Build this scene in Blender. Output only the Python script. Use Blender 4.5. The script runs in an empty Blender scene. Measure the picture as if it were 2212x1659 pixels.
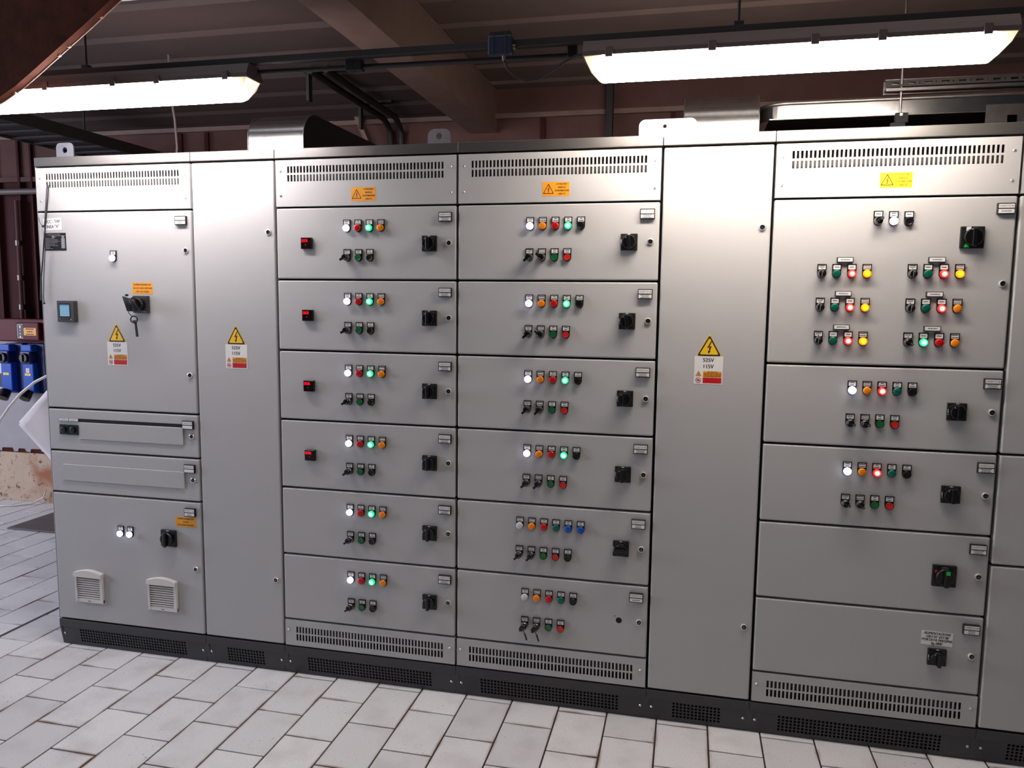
import bpy, bmesh, math, random
from mathutils import Matrix, Vector

random.seed(7)
SC = bpy.context.scene
COL = SC.collection
PI = math.pi

# ------------------------------------------------------------------ camera
cam_data = bpy.data.cameras.new('camera')
cam = bpy.data.objects.new('camera', cam_data)
COL.objects.link(cam)
cam_data.sensor_width = 36.0
cam_data.lens = 26.9383
cam_data.clip_start = 0.05
RIGHT = (0.974664199980773, 0.22339957849816366, 0.011060090536529035)
DOWN = (0.03476359900144256, -0.10245168740344913, -0.9941303455446129)
FWD = (-0.2209551752285977, 0.9693277464691812, -0.10762216530376507)
CAMP = (2.9124, -2.9845, 1.6800)
cam.matrix_world = Matrix(((RIGHT[0], -DOWN[0], -FWD[0], CAMP[0]),
                           (RIGHT[1], -DOWN[1], -FWD[1], CAMP[1]),
                           (RIGHT[2], -DOWN[2], -FWD[2], CAMP[2]),
                           (0, 0, 0, 1)))
SC.camera = cam

# ------------------------------------------------------------------ world, lights, exposure
LAMP_STRENGTH = 70.0
world = bpy.data.worlds.new('world')
SC.world = world
world.use_nodes = True
wb = world.node_tree.nodes['Background']
wb.inputs[0].default_value = (0.80, 0.85, 1.0, 1)
wb.inputs[1].default_value = 0.03


def area_light(name, loc, aim, sx, sy, watts, col):
    d = bpy.data.lights.new(name, 'AREA')
    d.shape = 'RECTANGLE'
    d.size, d.size_y = sx, sy
    d.energy = watts
    d.color = col
    o = bpy.data.objects.new(name, d)
    COL.objects.link(o)
    o.location = loc
    o.rotation_euler = (Vector(aim) - Vector(loc)).to_track_quat('-Z', 'Y').to_euler()
    return o


# the tall hall in front of the mezzanine: daylight and lamps high overhead, bluish on the left and warm on the right
area_light('hall_skylight', (-1.5, -2.6, 7.5), (-0.6, -1.6, 0), 5.0, 3.0, 70, (0.93, 0.92, 1.0))
area_light('hall_lamps', (4.5, -2.6, 7.5), (3.6, -1.6, 0), 5.0, 3.0, 80, (1.0, 0.86, 0.78))
area_light('gate_daylight', (-6.2, -1.5, 2.5), (-1.4, 0.9, 0.0), 3.0, 3.0, 430, (0.78, 0.81, 1.0))

vs = SC.view_settings
vs.view_transform = 'Standard'
vs.look = 'None'
vs.exposure = 0.0
vs.gamma = 1.0
vs.use_curve_mapping = False
SC.cycles.use_denoising = True
SC.cycles.max_bounces = 8
SC.cycles.diffuse_bounces = 4
SC.cycles.sample_clamp_indirect = 6.0

# ------------------------------------------------------------------ materials


def lin(c):
    r = []
    for v in c:
        v /= 255.0
        r.append(v / 12.92 if v <= 0.04045 else ((v + 0.055) / 1.055) ** 2.4)
    return (r[0], r[1], r[2], 1.0)


def mat(name, rgb, rough=0.5, metal=0.0, noise=0.06, scale=30.0, bump=0.0, bscale=400.0, spec=0.5, coat=0.0):
    m = bpy.data.materials.new(name)
    m.use_nodes = True
    nt = m.node_tree
    b = nt.nodes['Principled BSDF']
    b.inputs['Roughness'].default_value = rough
    b.inputs['Metallic'].default_value = metal
    b.inputs['Specular IOR Level'].default_value = spec
    b.inputs['Coat Weight'].default_value = coat
    c = lin(rgb)
    tc = nt.nodes.new('ShaderNodeTexCoord')
    if noise > 0:
        n = nt.nodes.new('ShaderNodeTexNoise')
        n.inputs['Scale'].default_value = scale
        n.inputs['Detail'].default_value = 4
        nt.links.new(tc.outputs['Object'], n.inputs['Vector'])
        r = nt.nodes.new('ShaderNodeValToRGB')
        r.color_ramp.elements[0].position = 0.3
        r.color_ramp.elements[1].position = 0.7
        r.color_ramp.elements[0].color = tuple(max(0, v * (1 - noise)) for v in c[:3]) + (1,)
        r.color_ramp.elements[1].color = tuple(min(1, v * (1 + noise)) for v in c[:3]) + (1,)
        nt.links.new(n.outputs['Fac'], r.inputs['Fac'])
        nt.links.new(r.outputs['Color'], b.inputs['Base Color'])
    else:
        b.inputs['Base Color'].default_value = c
    if bump > 0:
        n2 = nt.nodes.new('ShaderNodeTexNoise')
        n2.inputs['Scale'].default_value = bscale
        n2.inputs['Detail'].default_value = 2
        nt.links.new(tc.outputs['Object'], n2.inputs['Vector'])
        bp = nt.nodes.new('ShaderNodeBump')
        bp.inputs['Strength'].default_value = bump
        bp.inputs['Distance'].default_value = 0.001
        nt.links.new(n2.outputs['Fac'], bp.inputs['Height'])
        nt.links.new(bp.outputs['Normal'], b.inputs['Normal'])
    return m


def emit(name, rgb, strength, base=None, core=None, radius=0.0138):
    """glowing material; with core, the middle of the lens (around its own y axis) glows hotter"""
    m = bpy.data.materials.new(name)
    m.use_nodes = True
    nt = m.node_tree
    b = nt.nodes['Principled BSDF']
    b.inputs['Base Color'].default_value = lin(base or rgb)
    b.inputs['Roughness'].default_value = 0.3
    b.inputs['Emission Color'].default_value = lin(rgb)
    b.inputs['Emission Strength'].default_value = strength
    if core is not None:
        tc = nt.nodes.new('ShaderNodeTexCoord')
        sep = nt.nodes.new('ShaderNodeSeparateXYZ')
        nt.links.new(tc.outputs['Object'], sep.inputs[0])
        cmb = nt.nodes.new('ShaderNodeCombineXYZ')
        nt.links.new(sep.outputs['X'], cmb.inputs['X'])
        nt.links.new(sep.outputs['Z'], cmb.inputs['Z'])
        ln = nt.nodes.new('ShaderNodeVectorMath')
        ln.operation = 'LENGTH'
        nt.links.new(cmb.outputs[0], ln.inputs[0])
        mr = nt.nodes.new('ShaderNodeMapRange')
        mr.inputs['From Min'].default_value = radius * 0.42
        mr.inputs['From Max'].default_value = radius * 0.82
        mr.inputs['To Min'].default_value = 1.0
        mr.inputs['To Max'].default_value = 0.0
        nt.links.new(ln.outputs['Value'], mr.inputs['Value'])
        mix = nt.nodes.new('ShaderNodeMix')
        mix.data_type = 'RGBA'
        nt.links.new(mr.outputs['Result'], mix.inputs['Factor'])
        mix.inputs['A'].default_value = lin(rgb)
        mix.inputs['B'].default_value = lin(core)
        nt.links.new(mix.outputs['Result'], b.inputs['Emission Color'])
    return m


M = {}
M['paint'] = mat('light_grey_textured_paint', (178, 177, 176), 0.48, 0, 0.012, 6, 0.35, 900, 0.4)
M['cap'] = mat('grey_cap_sheet', (108, 105, 103), 0.40, 0.8, 0.015, 6, 0.2, 900, 0.4)
M['roofplate'] = mat('dark_unseen_roof_plate', (58, 54, 52), 0.8, 0, 0.1)  # unseen cabinet tops, made dark to keep lamp bounce off the ceiling
M['gap'] = mat('black_carcass', (16, 15, 15), 0.8, 0, 0.0)  # carcass is all black so the gaps between fronts look dark
M['void'] = mat('dark_grey_inner_sheet', (84, 82, 81), 0.6, 0, 0.05)
M['plinth'] = mat('dark_grey_plinth_paint', (55, 54, 56), 0.5, 0, 0.04, 10, 0.2, 700)
M['plinthvoid'] = mat('plinth_inner_dark', (14, 14, 15), 0.9, 0, 0.0)
M['black'] = mat('black_plastic', (9, 9, 10), 0.5, 0, 0.05)
M['blackgloss'] = mat('black_gloss_plastic', (8, 8, 9), 0.32, 0, 0.0)
M['darkgrey'] = mat('dark_grey_plastic', (48, 48, 50), 0.45, 0, 0.05)
M['white'] = mat('white_label_plastic', (226, 224, 222), 0.5, 0, 0.02)
M['print'] = mat('black_print', (30, 28, 30), 0.6, 0, 0.0)
M['chrome'] = mat('chrome', (226, 226, 226), 0.22, 0.65, 0.03, 60)
M['steelgrey'] = mat('grey_metal_ring', (128, 126, 124), 0.3, 1.0, 0.03, 60)
M['lens_white'] = mat('white_lens_unlit', (205, 203, 205), 0.3, 0, 0.0)
M['lens_red'] = mat('red_lens_unlit', (190, 14, 12), 0.25, 0, 0.0)
M['lens_orange'] = mat('orange_lens_unlit', (238, 132, 14), 0.25, 0, 0.0)
M['lens_green'] = mat('green_lens_unlit', (4, 92, 76), 0.25, 0, 0.0)
M['lens_blue'] = mat('blue_lens_unlit', (6, 78, 168), 0.25, 0, 0.0)
M['lit_white'] = emit('white_lens_lit', (232, 230, 255), 5.0)
M['lit_green'] = emit('green_lens_lit', (4, 205, 130), 1.5, (4, 120, 80), (190, 255, 235))
M['lit_red'] = emit('red_lens_lit', (255, 8, 14), 1.7, (170, 8, 8), (255, 205, 190))
M['lit_yellow'] = emit('yellow_lens_lit', (255, 140, 0), 1.4, (230, 120, 0), (255, 236, 40))
M['btn_green'] = mat('green_button', (4, 104, 50), 0.35, 0, 0.0)
M['btn_red'] = mat('red_button', (206, 32, 24), 0.35, 0, 0.0)
M['btn_black'] = mat('black_button', (9, 9, 10), 0.35, 0, 0.0)
M['sticker_orange'] = mat('orange_sticker', (235, 158, 32), 0.5, 0, 0.02)
M['sticker_yellow'] = mat('yellow_sticker', (250, 214, 20), 0.5, 0, 0.02)
M['sign_yellow'] = mat('yellow_warning_foil', (236, 190, 22), 0.5, 0, 0.02)
M['print_brown'] = mat('dark_brown_print', (74, 28, 8), 0.6, 0, 0.0)
M['sign_red'] = mat('red_print', (196, 22, 26), 0.5, 0, 0.0)
M['ink_white'] = mat('white_print', (215, 215, 215), 0.5, 0, 0.0)
M['ink_grey'] = mat('grey_print', (132, 132, 136), 0.5, 0, 0.0)
M['mark_green'] = mat('green_pointer', (22, 190, 70), 0.4, 0, 0.0)
M['mark_red'] = mat('red_pointer', (170, 60, 30), 0.4, 0, 0.0)
M['greenblack'] = mat('dark_green_plastic', (16, 44, 36), 0.25, 0, 0.0)
M['digits'] = emit('red_digits_lit', (255, 16, 38), 1.3, (120, 0, 10))
M['display'] = mat('dark_red_window', (26, 6, 8), 0.2, 0, 0.0)
M['screen'] = emit('blue_grey_screen_lit', (112, 152, 176), 0.75, (90, 120, 140))
M['screen_bar'] = emit('screen_header_lit', (84, 120, 146), 0.75, (70, 100, 120))
M['ivory'] = mat('ivory_grille_plastic', (214, 210, 204), 0.4, 0, 0.02)
M['grille_dark'] = mat('grille_filter_dark', (58, 56, 60), 0.8, 0, 0.0)
M['galv'] = mat('galvanised_steel', (160, 158, 158), 0.24, 1.0, 0.10, 25)
M['galvdull'] = mat('dull_galvanised_steel', (120, 114, 112), 0.45, 1.0, 0.12, 25)
M['zinc'] = mat('zinc_plate', (176, 176, 182), 0.38, 0.9, 0.08, 40)
M['whitelug'] = mat('grey_painted_lug', (208, 206, 204), 0.45, 0, 0.02)
M['lamp_housing'] = mat('grey_lamp_housing', (92, 78, 76), 0.55, 0, 0.04)
M['lamp_end'] = mat('clear_lens_end', (232, 224, 205), 0.25, 0, 0.03)
M['rail'] = mat('dark_steel_rail', (34, 29, 29), 0.6, 0.0, 0.12)
M['darkpipe'] = mat('black_conduit', (24, 22, 22), 0.5, 0, 0.08)
M['beam'] = mat('brown_painted_steel', (118, 94, 85), 0.6, 0, 0.10, 8)
M['rust'] = mat('rusty_brown_steel', (66, 32, 20), 0.85, 0.0, 0.35, 14, 0.6, 60, 0.1)
M['palebrown'] = mat('pale_brown_steel', (170, 132, 116), 0.5, 0.1, 0.25, 40)
M['deck'] = mat('grey_brown_roof_deck', (68, 55, 52), 0.6, 0, 0.08, 4)
M['deckdark'] = mat('dark_roof_deck', (112, 94, 88), 0.7, 0, 0.08, 4)
M['deckblue'] = mat('blue_black_sheet', (36, 32, 62), 0.7, 0, 0.05)
M['edgetrim'] = mat('lit_roof_edge_white', (236, 236, 240), 0.4, 0, 0.02)  # white stands in for skylight catching the galvanised slab edge
M['maroon'] = mat('maroon_wall_paint', (60, 26, 29), 0.75, 0, 0.10, 5, spec=0.15)
M['wallbrown'] = mat('brown_upper_wall', (92, 66, 62), 0.8, 0, 0.10, 5, spec=0.15)
M['wallgrey'] = mat('grey_lower_wall', (150, 144, 146), 0.7, 0, 0.08, 6)
M['maroonbox'] = mat('maroon_enclosure', (84, 15, 21), 0.5, 0, 0.04, spec=0.2)
M['blue'] = mat('blue_socket_plastic', (14, 74, 172), 0.4, 0, 0.03, spec=0.3)
M['bluedark'] = mat('dark_blue_socket_body', (16, 30, 84), 0.4, 0, 0.03)
M['boxblue'] = mat('blue_junction_plastic', (22, 34, 62), 0.5, 0, 0.05)
M['paper'] = mat('white_paper', (228, 222, 224), 0.8, 0, 0.02)
M['cable_white'] = mat('white_cable', (218, 214, 208), 0.5, 0, 0.03)
M['hatch'] = mat('dark_steel_floor_plate', (92, 86, 86), 0.6, 0.2, 0.12, 12, 0.3, 120)
M['grout'] = mat('brown_grout', (62, 44, 35), 0.9, 0, 0.30, 9)
M['expansion'] = mat('dark_expansion_joint', (66, 60, 60), 0.8, 0, 0.10)


def cream_plinth():
    m = mat('rust_stained_cream_plaster', (178, 156, 134), 0.75, 0, 0.06, 8)
    nt = m.node_tree
    b = nt.nodes['Principled BSDF']
    src = b.inputs['Base Color'].links[0].from_socket
    tc = next(n for n in nt.nodes if n.type == 'TEX_COORD')
    cur = src
    for sc, lo, hi, col, seed in ((16, 0.60, 0.68, (92, 52, 34), 1.0), (60, 0.62, 0.70, (70, 40, 28), 4.0), (3.5, 0.56, 0.72, (150, 92, 58), 9.0)):
        mp = nt.nodes.new('ShaderNodeMapping')
        mp.inputs['Location'].default_value = (seed, seed * 2, seed)
        nt.links.new(tc.outputs['Object'], mp.inputs[0])
        n = nt.nodes.new('ShaderNodeTexNoise')
        n.inputs['Scale'].default_value = sc
        n.inputs['Detail'].default_value = 5
        nt.links.new(mp.outputs[0], n.inputs['Vector'])
        r = nt.nodes.new('ShaderNodeMapRange')
        r.inputs['From Min'].default_value = lo
        r.inputs['From Max'].default_value = hi
        nt.links.new(n.outputs['Fac'], r.inputs['Value'])
        mx = nt.nodes.new('ShaderNodeMix')
        mx.data_type = 'RGBA'
        nt.links.new(r.outputs['Result'], mx.inputs['Factor'])
        nt.links.new(cur, mx.inputs['A'])
        mx.inputs['B'].default_value = lin(col)
        cur = mx.outputs['Result']
    nt.links.new(cur, b.inputs['Base Color'])
    return m


M['creamplinth'] = cream_plinth()


def tile_material():
    m = bpy.data.materials.new('off_white_quarry_tile')
    m.use_nodes = True
    nt = m.node_tree
    N, L = nt.nodes, nt.links
    b = N['Principled BSDF']
    b.inputs['Roughness'].default_value = 0.42
    geo = N.new('ShaderNodeNewGeometry')
    oi = N.new('ShaderNodeObjectInfo')
    tc = N.new('ShaderNodeTexCoord')
    ramp = N.new('ShaderNodeValToRGB')
    ramp.color_ramp.elements[0].color = lin((206, 206, 206))
    ramp.color_ramp.elements[1].color = lin((224, 224, 222))
    L.new(oi.outputs['Random'], ramp.inputs['Fac'])
    cur = ramp.outputs['Color']

    def layer(vec, scale, lo, hi, rgb, amount, detail=4, extra=None):
        nonlocal cur
        n = N.new('ShaderNodeTexNoise')
        n.inputs['Scale'].default_value = scale
        n.inputs['Detail'].default_value = detail
        L.new(vec, n.inputs['Vector'])
        r = N.new('ShaderNodeMapRange')
        r.inputs['From Min'].default_value = lo
        r.inputs['From Max'].default_value = hi
        r.inputs['To Max'].default_value = amount
        L.new(n.outputs['Fac'], r.inputs['Value'])
        f = r.outputs['Result']
        if extra is not None:
            mul = N.new('ShaderNodeMath')
            mul.operation = 'MULTIPLY'
            L.new(f, mul.inputs[0])
            L.new(extra, mul.inputs[1])
            f = mul.outputs[0]
        mx = N.new('ShaderNodeMix')
        mx.data_type = 'RGBA'
        L.new(f, mx.inputs['Factor'])
        L.new(cur, mx.inputs['A'])
        mx.inputs['B'].default_value = lin(rgb)
        cur = mx.outputs['Result']
        return n
    pos = geo.outputs['Position']
    layer(pos, 260, 0.45, 0.75, (168, 164, 164), 0.55, 2)
    layer(pos, 5, 0.5, 0.75, (170, 164, 162), 0.45)
    # scattered dark chips, gathered in patches
    big = N.new('ShaderNodeTexNoise')
    big.inputs['Scale'].default_value = 5.5
    L.new(pos, big.inputs['Vector'])
    bigr = N.new('ShaderNodeMapRange')
    bigr.inputs['From Min'].default_value = 0.55
    bigr.inputs['From Max'].default_value = 0.66
    L.new(big.outputs['Fac'], bigr.inputs['Value'])
    layer(pos, 85, 0.66, 0.70, (64, 58, 58), 0.8, 2, bigr.outputs['Result'])
    # brown rust creeping in from the joints
    sep = N.new('ShaderNodeSeparateXYZ')
    L.new(tc.outputs['Generated'], sep.inputs[0])

    def edge(sock, width):
        s = N.new('ShaderNodeMath')
        s.operation = 'SUBTRACT'
        L.new(sock, s.inputs[0])
        s.inputs[1].default_value = 0.5
        a = N.new('ShaderNodeMath')
        a.operation = 'ABSOLUTE'
        L.new(s.outputs[0], a.inputs[0])
        r = N.new('ShaderNodeMapRange')
        r.inputs['From Min'].default_value = 0.5 - width
        r.inputs['From Max'].default_value = 0.5
        L.new(a.outputs[0], r.inputs['Value'])
        return r.outputs['Result']
    mxm = N.new('ShaderNodeMath')
    mxm.operation = 'MAXIMUM'
    L.new(edge(sep.outputs['X'], 0.055), mxm.inputs[0])
    L.new(edge(sep.outputs['Y'], 0.04), mxm.inputs[1])
    layer(pos, 4.5, 0.48, 0.72, (126, 86, 58), 1.0, 3, mxm.outputs[0])
    L.new(cur, b.inputs['Base Color'])
    bn = N.new('ShaderNodeTexNoise')
    bn.inputs['Scale'].default_value = 180
    L.new(pos, bn.inputs['Vector'])
    bp = N.new('ShaderNodeBump')
    bp.inputs['Strength'].default_value = 0.15
    bp.inputs['Distance'].default_value = 0.001
    L.new(bn.outputs['Fac'], bp.inputs['Height'])
    L.new(bp.outputs['Normal'], b.inputs['Normal'])
    return m


M['tile'] = tile_material()


def tube_material(name, rgb, gain=1.0):
    m = bpy.data.materials.new(name)
    m.use_nodes = True
    b = m.node_tree.nodes['Principled BSDF']
    b.inputs['Base Color'].default_value = lin((240, 240, 240))
    b.inputs['Roughness'].default_value = 0.4
    b.inputs['Emission Color'].default_value = rgb + (1,)
    b.inputs['Emission Strength'].default_value = LAMP_STRENGTH * gain
    return m




def translucent_end():
    m = bpy.data.materials.new('clear_lens_end')
    m.use_nodes = True
    nt = m.node_tree
    out = nt.nodes['Material Output']
    b = nt.nodes['Principled BSDF']
    b.inputs['Base Color'].default_value = lin((232, 226, 208))
    b.inputs['Roughness'].default_value = 0.25
    t = nt.nodes.new('ShaderNodeBsdfTranslucent')
    t.inputs['Color'].default_value = lin((150, 143, 126))
    mx = nt.nodes.new('ShaderNodeMixShader')
    mx.inputs[0].default_value = 0.45
    nt.links.new(b.outputs[0], mx.inputs[1])
    nt.links.new(t.outputs[0], mx.inputs[2])
    nt.links.new(mx.outputs[0], out.inputs['Surface'])
    return m


M['lamp_end'] = translucent_end()
M['glow_a'] = tube_material('lit_diffuser_cool', (1.0, 0.92, 0.92))
M['glow_b'] = tube_material('lit_diffuser_warm', (1.0, 0.88, 0.78), 1.2)
M['glow_a_under'] = tube_material('lit_diffuser_cool_underside', (1.0, 0.92, 0.92), 0.45)
M['glow_b_under'] = tube_material('lit_diffuser_warm_underside', (1.0, 0.88, 0.78), 0.54)

# ------------------------------------------------------------------ mesh builder


class MB:
    def __init__(self):
        self.v, self.f, self.mi, self.sm = [], [], [], []

    def add(self, vs, fs, m=0, smooth=False):
        o = len(self.v)
        self.v += [tuple(p) for p in vs]
        for f in fs:
            self.f.append([i + o for i in f])
            self.mi.append(m)
            self.sm.append(smooth)
        return self

    def box(self, x0, x1, y0, y1, z0, z1, m=0, b=0.0, seg=2):
        vs = [(x0, y0, z0), (x1, y0, z0), (x1, y1, z0), (x0, y1, z0), (x0, y0, z1), (x1, y0, z1), (x1, y1, z1), (x0, y1, z1)]
        fs = [(0, 3, 2, 1), (4, 5, 6, 7), (0, 1, 5, 4), (1, 2, 6, 5), (2, 3, 7, 6), (3, 0, 4, 7)]
        if b <= 0:
            return self.add(vs, fs, m)
        bm = bmesh.new()
        bv = [bm.verts.new(p) for p in vs]
        for f in fs:
            bm.faces.new([bv[i] for i in f])
        bmesh.ops.bevel(bm, geom=bm.edges[:], offset=b, segments=seg, profile=0.5, affect='EDGES')
        bm.verts.index_update()
        self.add([v.co[:] for v in bm.verts], [[v.index for v in f.verts] for f in bm.faces], m)
        bm.free()
        return self

    def prism(self, poly, y0, y1, m=0):
        """polygon in x, z pushed along y"""
        n = len(poly)
        vs = [(p[0], y0, p[1]) for p in poly] + [(p[0], y1, p[1]) for p in poly]
        fs = [list(range(n)), list(range(2 * n - 1, n - 1, -1))]
        fs += [(i, i + n, (i + 1) % n + n, (i + 1) % n) for i in range(n)]
        return self.add(vs, fs, m)

    def prismx(self, poly, x0, x1, m=0, smooth=False):
        """polygon in y, z pushed along x"""
        n = len(poly)
        vs = [(x0, p[0], p[1]) for p in poly] + [(x1, p[0], p[1]) for p in poly]
        self.add(vs, [list(range(n)), list(range(2 * n - 1, n - 1, -1))], m)
        self.add(vs, [(i, i + n, (i + 1) % n + n, (i + 1) % n) for i in range(n)], m, smooth)
        return self

    def lathe(self, prof, seg=20, m=0, cx=0.0, cz=0.0, soft=False):
        """profile of (radius, y) turned about the y axis; the last point closes with a cap when radius > 0"""
        ring = [[(cx + r * math.cos(2 * PI * i / seg), y, cz + r * math.sin(2 * PI * i / seg)) for i in range(seg)] for r, y in prof]
        if soft:
            vs = [p for r in ring for p in r]
            fs = [(j * seg + i, j * seg + (i + 1) % seg, (j + 1) * seg + (i + 1) % seg, (j + 1) * seg + i)
                  for j in range(len(prof) - 1) for i in range(seg)]
            self.add(vs, fs, m, True)
        else:
            for a, c in zip(ring[:-1], ring[1:]):
                self.add(a + c, [(i, (i + 1) % seg, seg + (i + 1) % seg, seg + i) for i in range(seg)], m, True)
        self.add(ring[-1], [list(range(seg))], m)
        return self

    def tube(self, pts, r, seg=8, m=0, closed=False):
        pts = [Vector(p) for p in pts]
        n = len(pts)
        vs = []
        up = Vector((0.13, 0.31, 0.94)).normalized()
        for i, p in enumerate(pts):
            a = pts[(i - 1) % n] if (closed or i > 0) else p
            c = pts[(i + 1) % n] if (closed or i < n - 1) else p
            d = (c - a).normalized()
            u = d.cross(up)
            if u.length < 1e-3:
                u = d.cross(Vector((1, 0, 0)))
            u.normalize()
            w = d.cross(u)
            vs += [p + r * (math.cos(2 * PI * k / seg) * u + math.sin(2 * PI * k / seg) * w) for k in range(seg)]
        fs = []
        for i in range(n if closed else n - 1):
            j = (i + 1) % n
            fs += [(i * seg + k, i * seg + (k + 1) % seg, j * seg + (k + 1) % seg, j * seg + k) for k in range(seg)]
        self.add(vs, fs, m, True)
        if not closed:
            self.add(vs[:seg], [list(range(seg))], m)
            self.add(vs[-seg:], [list(range(seg))], m)
        return self

    def holes(self, xs, zs, hx, hz, y0, y1, m=0):
        """sheet from y0 (front) to y1 (inner) with rectangular holes hx x hz"""
        gx = sorted(set([xs[0], xs[1]] + [q for a in hx for q in a]))
        gz = sorted(set([zs[0], zs[1]] + [q for a in hz for q in a]))
        sx = {a[0] for a in hx}
        sz = {a[0] for a in hz}
        idx = {}
        vs, fs = [], []

        def vid(i, j):
            if (i, j) not in idx:
                idx[(i, j)] = len(vs)
                vs.append((gx[i], y0, gz[j]))
            return idx[(i, j)]
        for i in range(len(gx) - 1):
            for j in range(len(gz) - 1):
                if gx[i] in sx and gz[j] in sz:
                    continue
                fs.append((vid(i, j), vid(i + 1, j), vid(i + 1, j + 1), vid(i, j + 1)))
        self.add(vs, fs, m)
        for a in hx:
            for c in hz:
                q = [(a[0], c[0]), (a[1], c[0]), (a[1], c[1]), (a[0], c[1])]
                w = [(p[0], y0, p[1]) for p in q] + [(p[0], y1, p[1]) for p in q]
                self.add(w, [(0, 4, 5, 1), (1, 5, 6, 2), (2, 6, 7, 3), (3, 7, 4, 0)], m)
        return self

    def text(self, s, x, z, size, y, m=0, align='CENTER', sx=1.0, shear=0.0):
        me = text_mesh(s, size, align)
        vs = [(x + sx * v.co.x + shear * v.co.y, y, z + v.co.y) for v in me.vertices]
        return self.add(vs, [list(p.vertices) for p in me.polygons], m)

    def mesh(self, name, mats, recalc=True):
        me = bpy.data.meshes.new(name)
        me.from_pydata(self.v, [], self.f)
        for q in mats:
            me.materials.append(M[q])
        me.polygons.foreach_set('material_index', self.mi)
        me.polygons.foreach_set('use_smooth', self.sm)
        if recalc:
            bm = bmesh.new()
            bm.from_mesh(me)
            bmesh.ops.recalc_face_normals(bm, faces=bm.faces[:])
            bm.to_mesh(me)
            bm.free()
        me.update()
        return me

    def build(self, name, mats, parent=None, loc=(0, 0, 0), recalc=True):
        if isinstance(mats, str):
            mats = [mats]
        return link(name, self.mesh(name, mats, recalc), parent, loc)


_text = {}


def text_mesh(s, size, align):
    k = (s, size, align)
    if k not in _text:
        c = bpy.data.curves.new('lettering_source', 'FONT')
        c.body = s
        c.size = size
        c.align_x = align
        c.align_y = 'CENTER'
        c.resolution_u = 2
        o = bpy.data.objects.new('lettering_source', c)
        COL.objects.link(o)
        dg = bpy.context.evaluated_depsgraph_get()
        _text[k] = bpy.data.meshes.new_from_object(o.evaluated_get(dg))
        bpy.data.objects.remove(o)
    return _text[k]


def link(name, me, parent=None, loc=(0, 0, 0)):
    o = bpy.data.objects.new(name, me)
    COL.objects.link(o)
    o.location = loc
    if parent is not None:
        o.parent = parent
    return o


def tag(o, label=None, cat=None, group=None, kind=None):
    for k, v in (('label', label), ('category', cat), ('group', group), ('kind', kind)):
        if v:
            o[k] = v
    return o


def thing(name, label, cat, loc=(0, 0, 0), group=None):
    o = bpy.data.objects.new(name, None)
    o.empty_display_size = 0.05
    COL.objects.link(o)
    o.location = loc
    return tag(o, label, cat, group)


_cache = {}


def cached(key, fn):
    if key not in _cache:
        _cache[key] = fn()
    return _cache[key]


def struct(o):
    o['kind'] = 'structure'
    return o


# ------------------------------------------------------------------ setting: floor
TW, TL, TG = 0.200, 0.290, 0.0064
floor = struct(MB().box(-6, 7, -5.5, 2.3, -0.12, -0.004).build('floor', 'grout'))


def in_frame(x, y, margin=60):
    d = Vector((x, y, 0)) - Vector(CAMP)
    w = d.dot(Vector(FWD))
    if w < 0.3:
        return False
    u = 1106 + 1655.2 * d.dot(Vector(RIGHT)) / w
    v = 829.5 + 1655.2 * d.dot(Vector(DOWN)) / w
    return -margin < u < 2212 + margin and 0 < v < 1659 + margin


def hidden(x, y):
    return x > 0.02 and y > 0.05


tile_mesh = MB().box(-TW / 2 + TG / 2, TW / 2 - TG / 2, -TL / 2 + TG / 2, TL / 2 - TG / 2, -0.006, 0.0, 0, 0.0012, 1).mesh('tile', ['tile'])
rest = MB()
cand = []
for i in range(-29, 33):
    x0 = 0.044 + TW * i
    for j in range(-18, 9):
        y0 = (-0.010 if i % 2 == 0 else -0.152) + TL * j
        xc, yc = x0 + TW / 2, y0 + TL / 2
        if yc > 2.15 - TL / 2 + 0.16 or yc < -5.3:
            continue
        pts = [(xc + a * TW / 2, yc + b * TL / 2) for a in (-1, 0, 1) for b in (-1, 0, 1)]
        vis = any(in_frame(*p) and not hidden(*p) for p in pts)
        cand.append((vis, (xc - CAMP[0]) ** 2 + (yc - CAMP[1]) ** 2, xc, yc))
seen = sorted([c for c in cand if c[0]], key=lambda c: c[1])
keep = set((c[2], c[3]) for c in seen[:298])
for vis, dd, xc, yc in cand:
    if (xc, yc) in keep:
        o = link('tile', tile_mesh, floor, (xc, yc, random.uniform(-0.0006, 0.0004)))
        o.rotation_euler = (random.uniform(-.002, .002), random.uniform(-.003, .003), 0)
    else:
        rest.box(xc - TW / 2 + TG / 2, xc + TW / 2 - TG / 2, yc - TL / 2 + TG / 2, yc + TL / 2 - TG / 2, -0.006, 0.0)
tag(rest.build('outlying_tiles', 'tile', floor), kind='stuff')
MB().box(-0.365, -0.347, -5.4, 2.15, -0.004, 0.0012).build('expansion_joint', 'expansion', floor)

# ------------------------------------------------------------------ setting: walls and roof
YW = 2.16
wall = struct(MB().box(-6, 7, YW, YW + 0.25, 0, 3.3).build('wall_back', 'maroon'))
MB().box(-6, 7, YW - 0.012, YW, 2.60, 3.08).build('upper_wall_sheet', 'wallbrown', wall)
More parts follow.
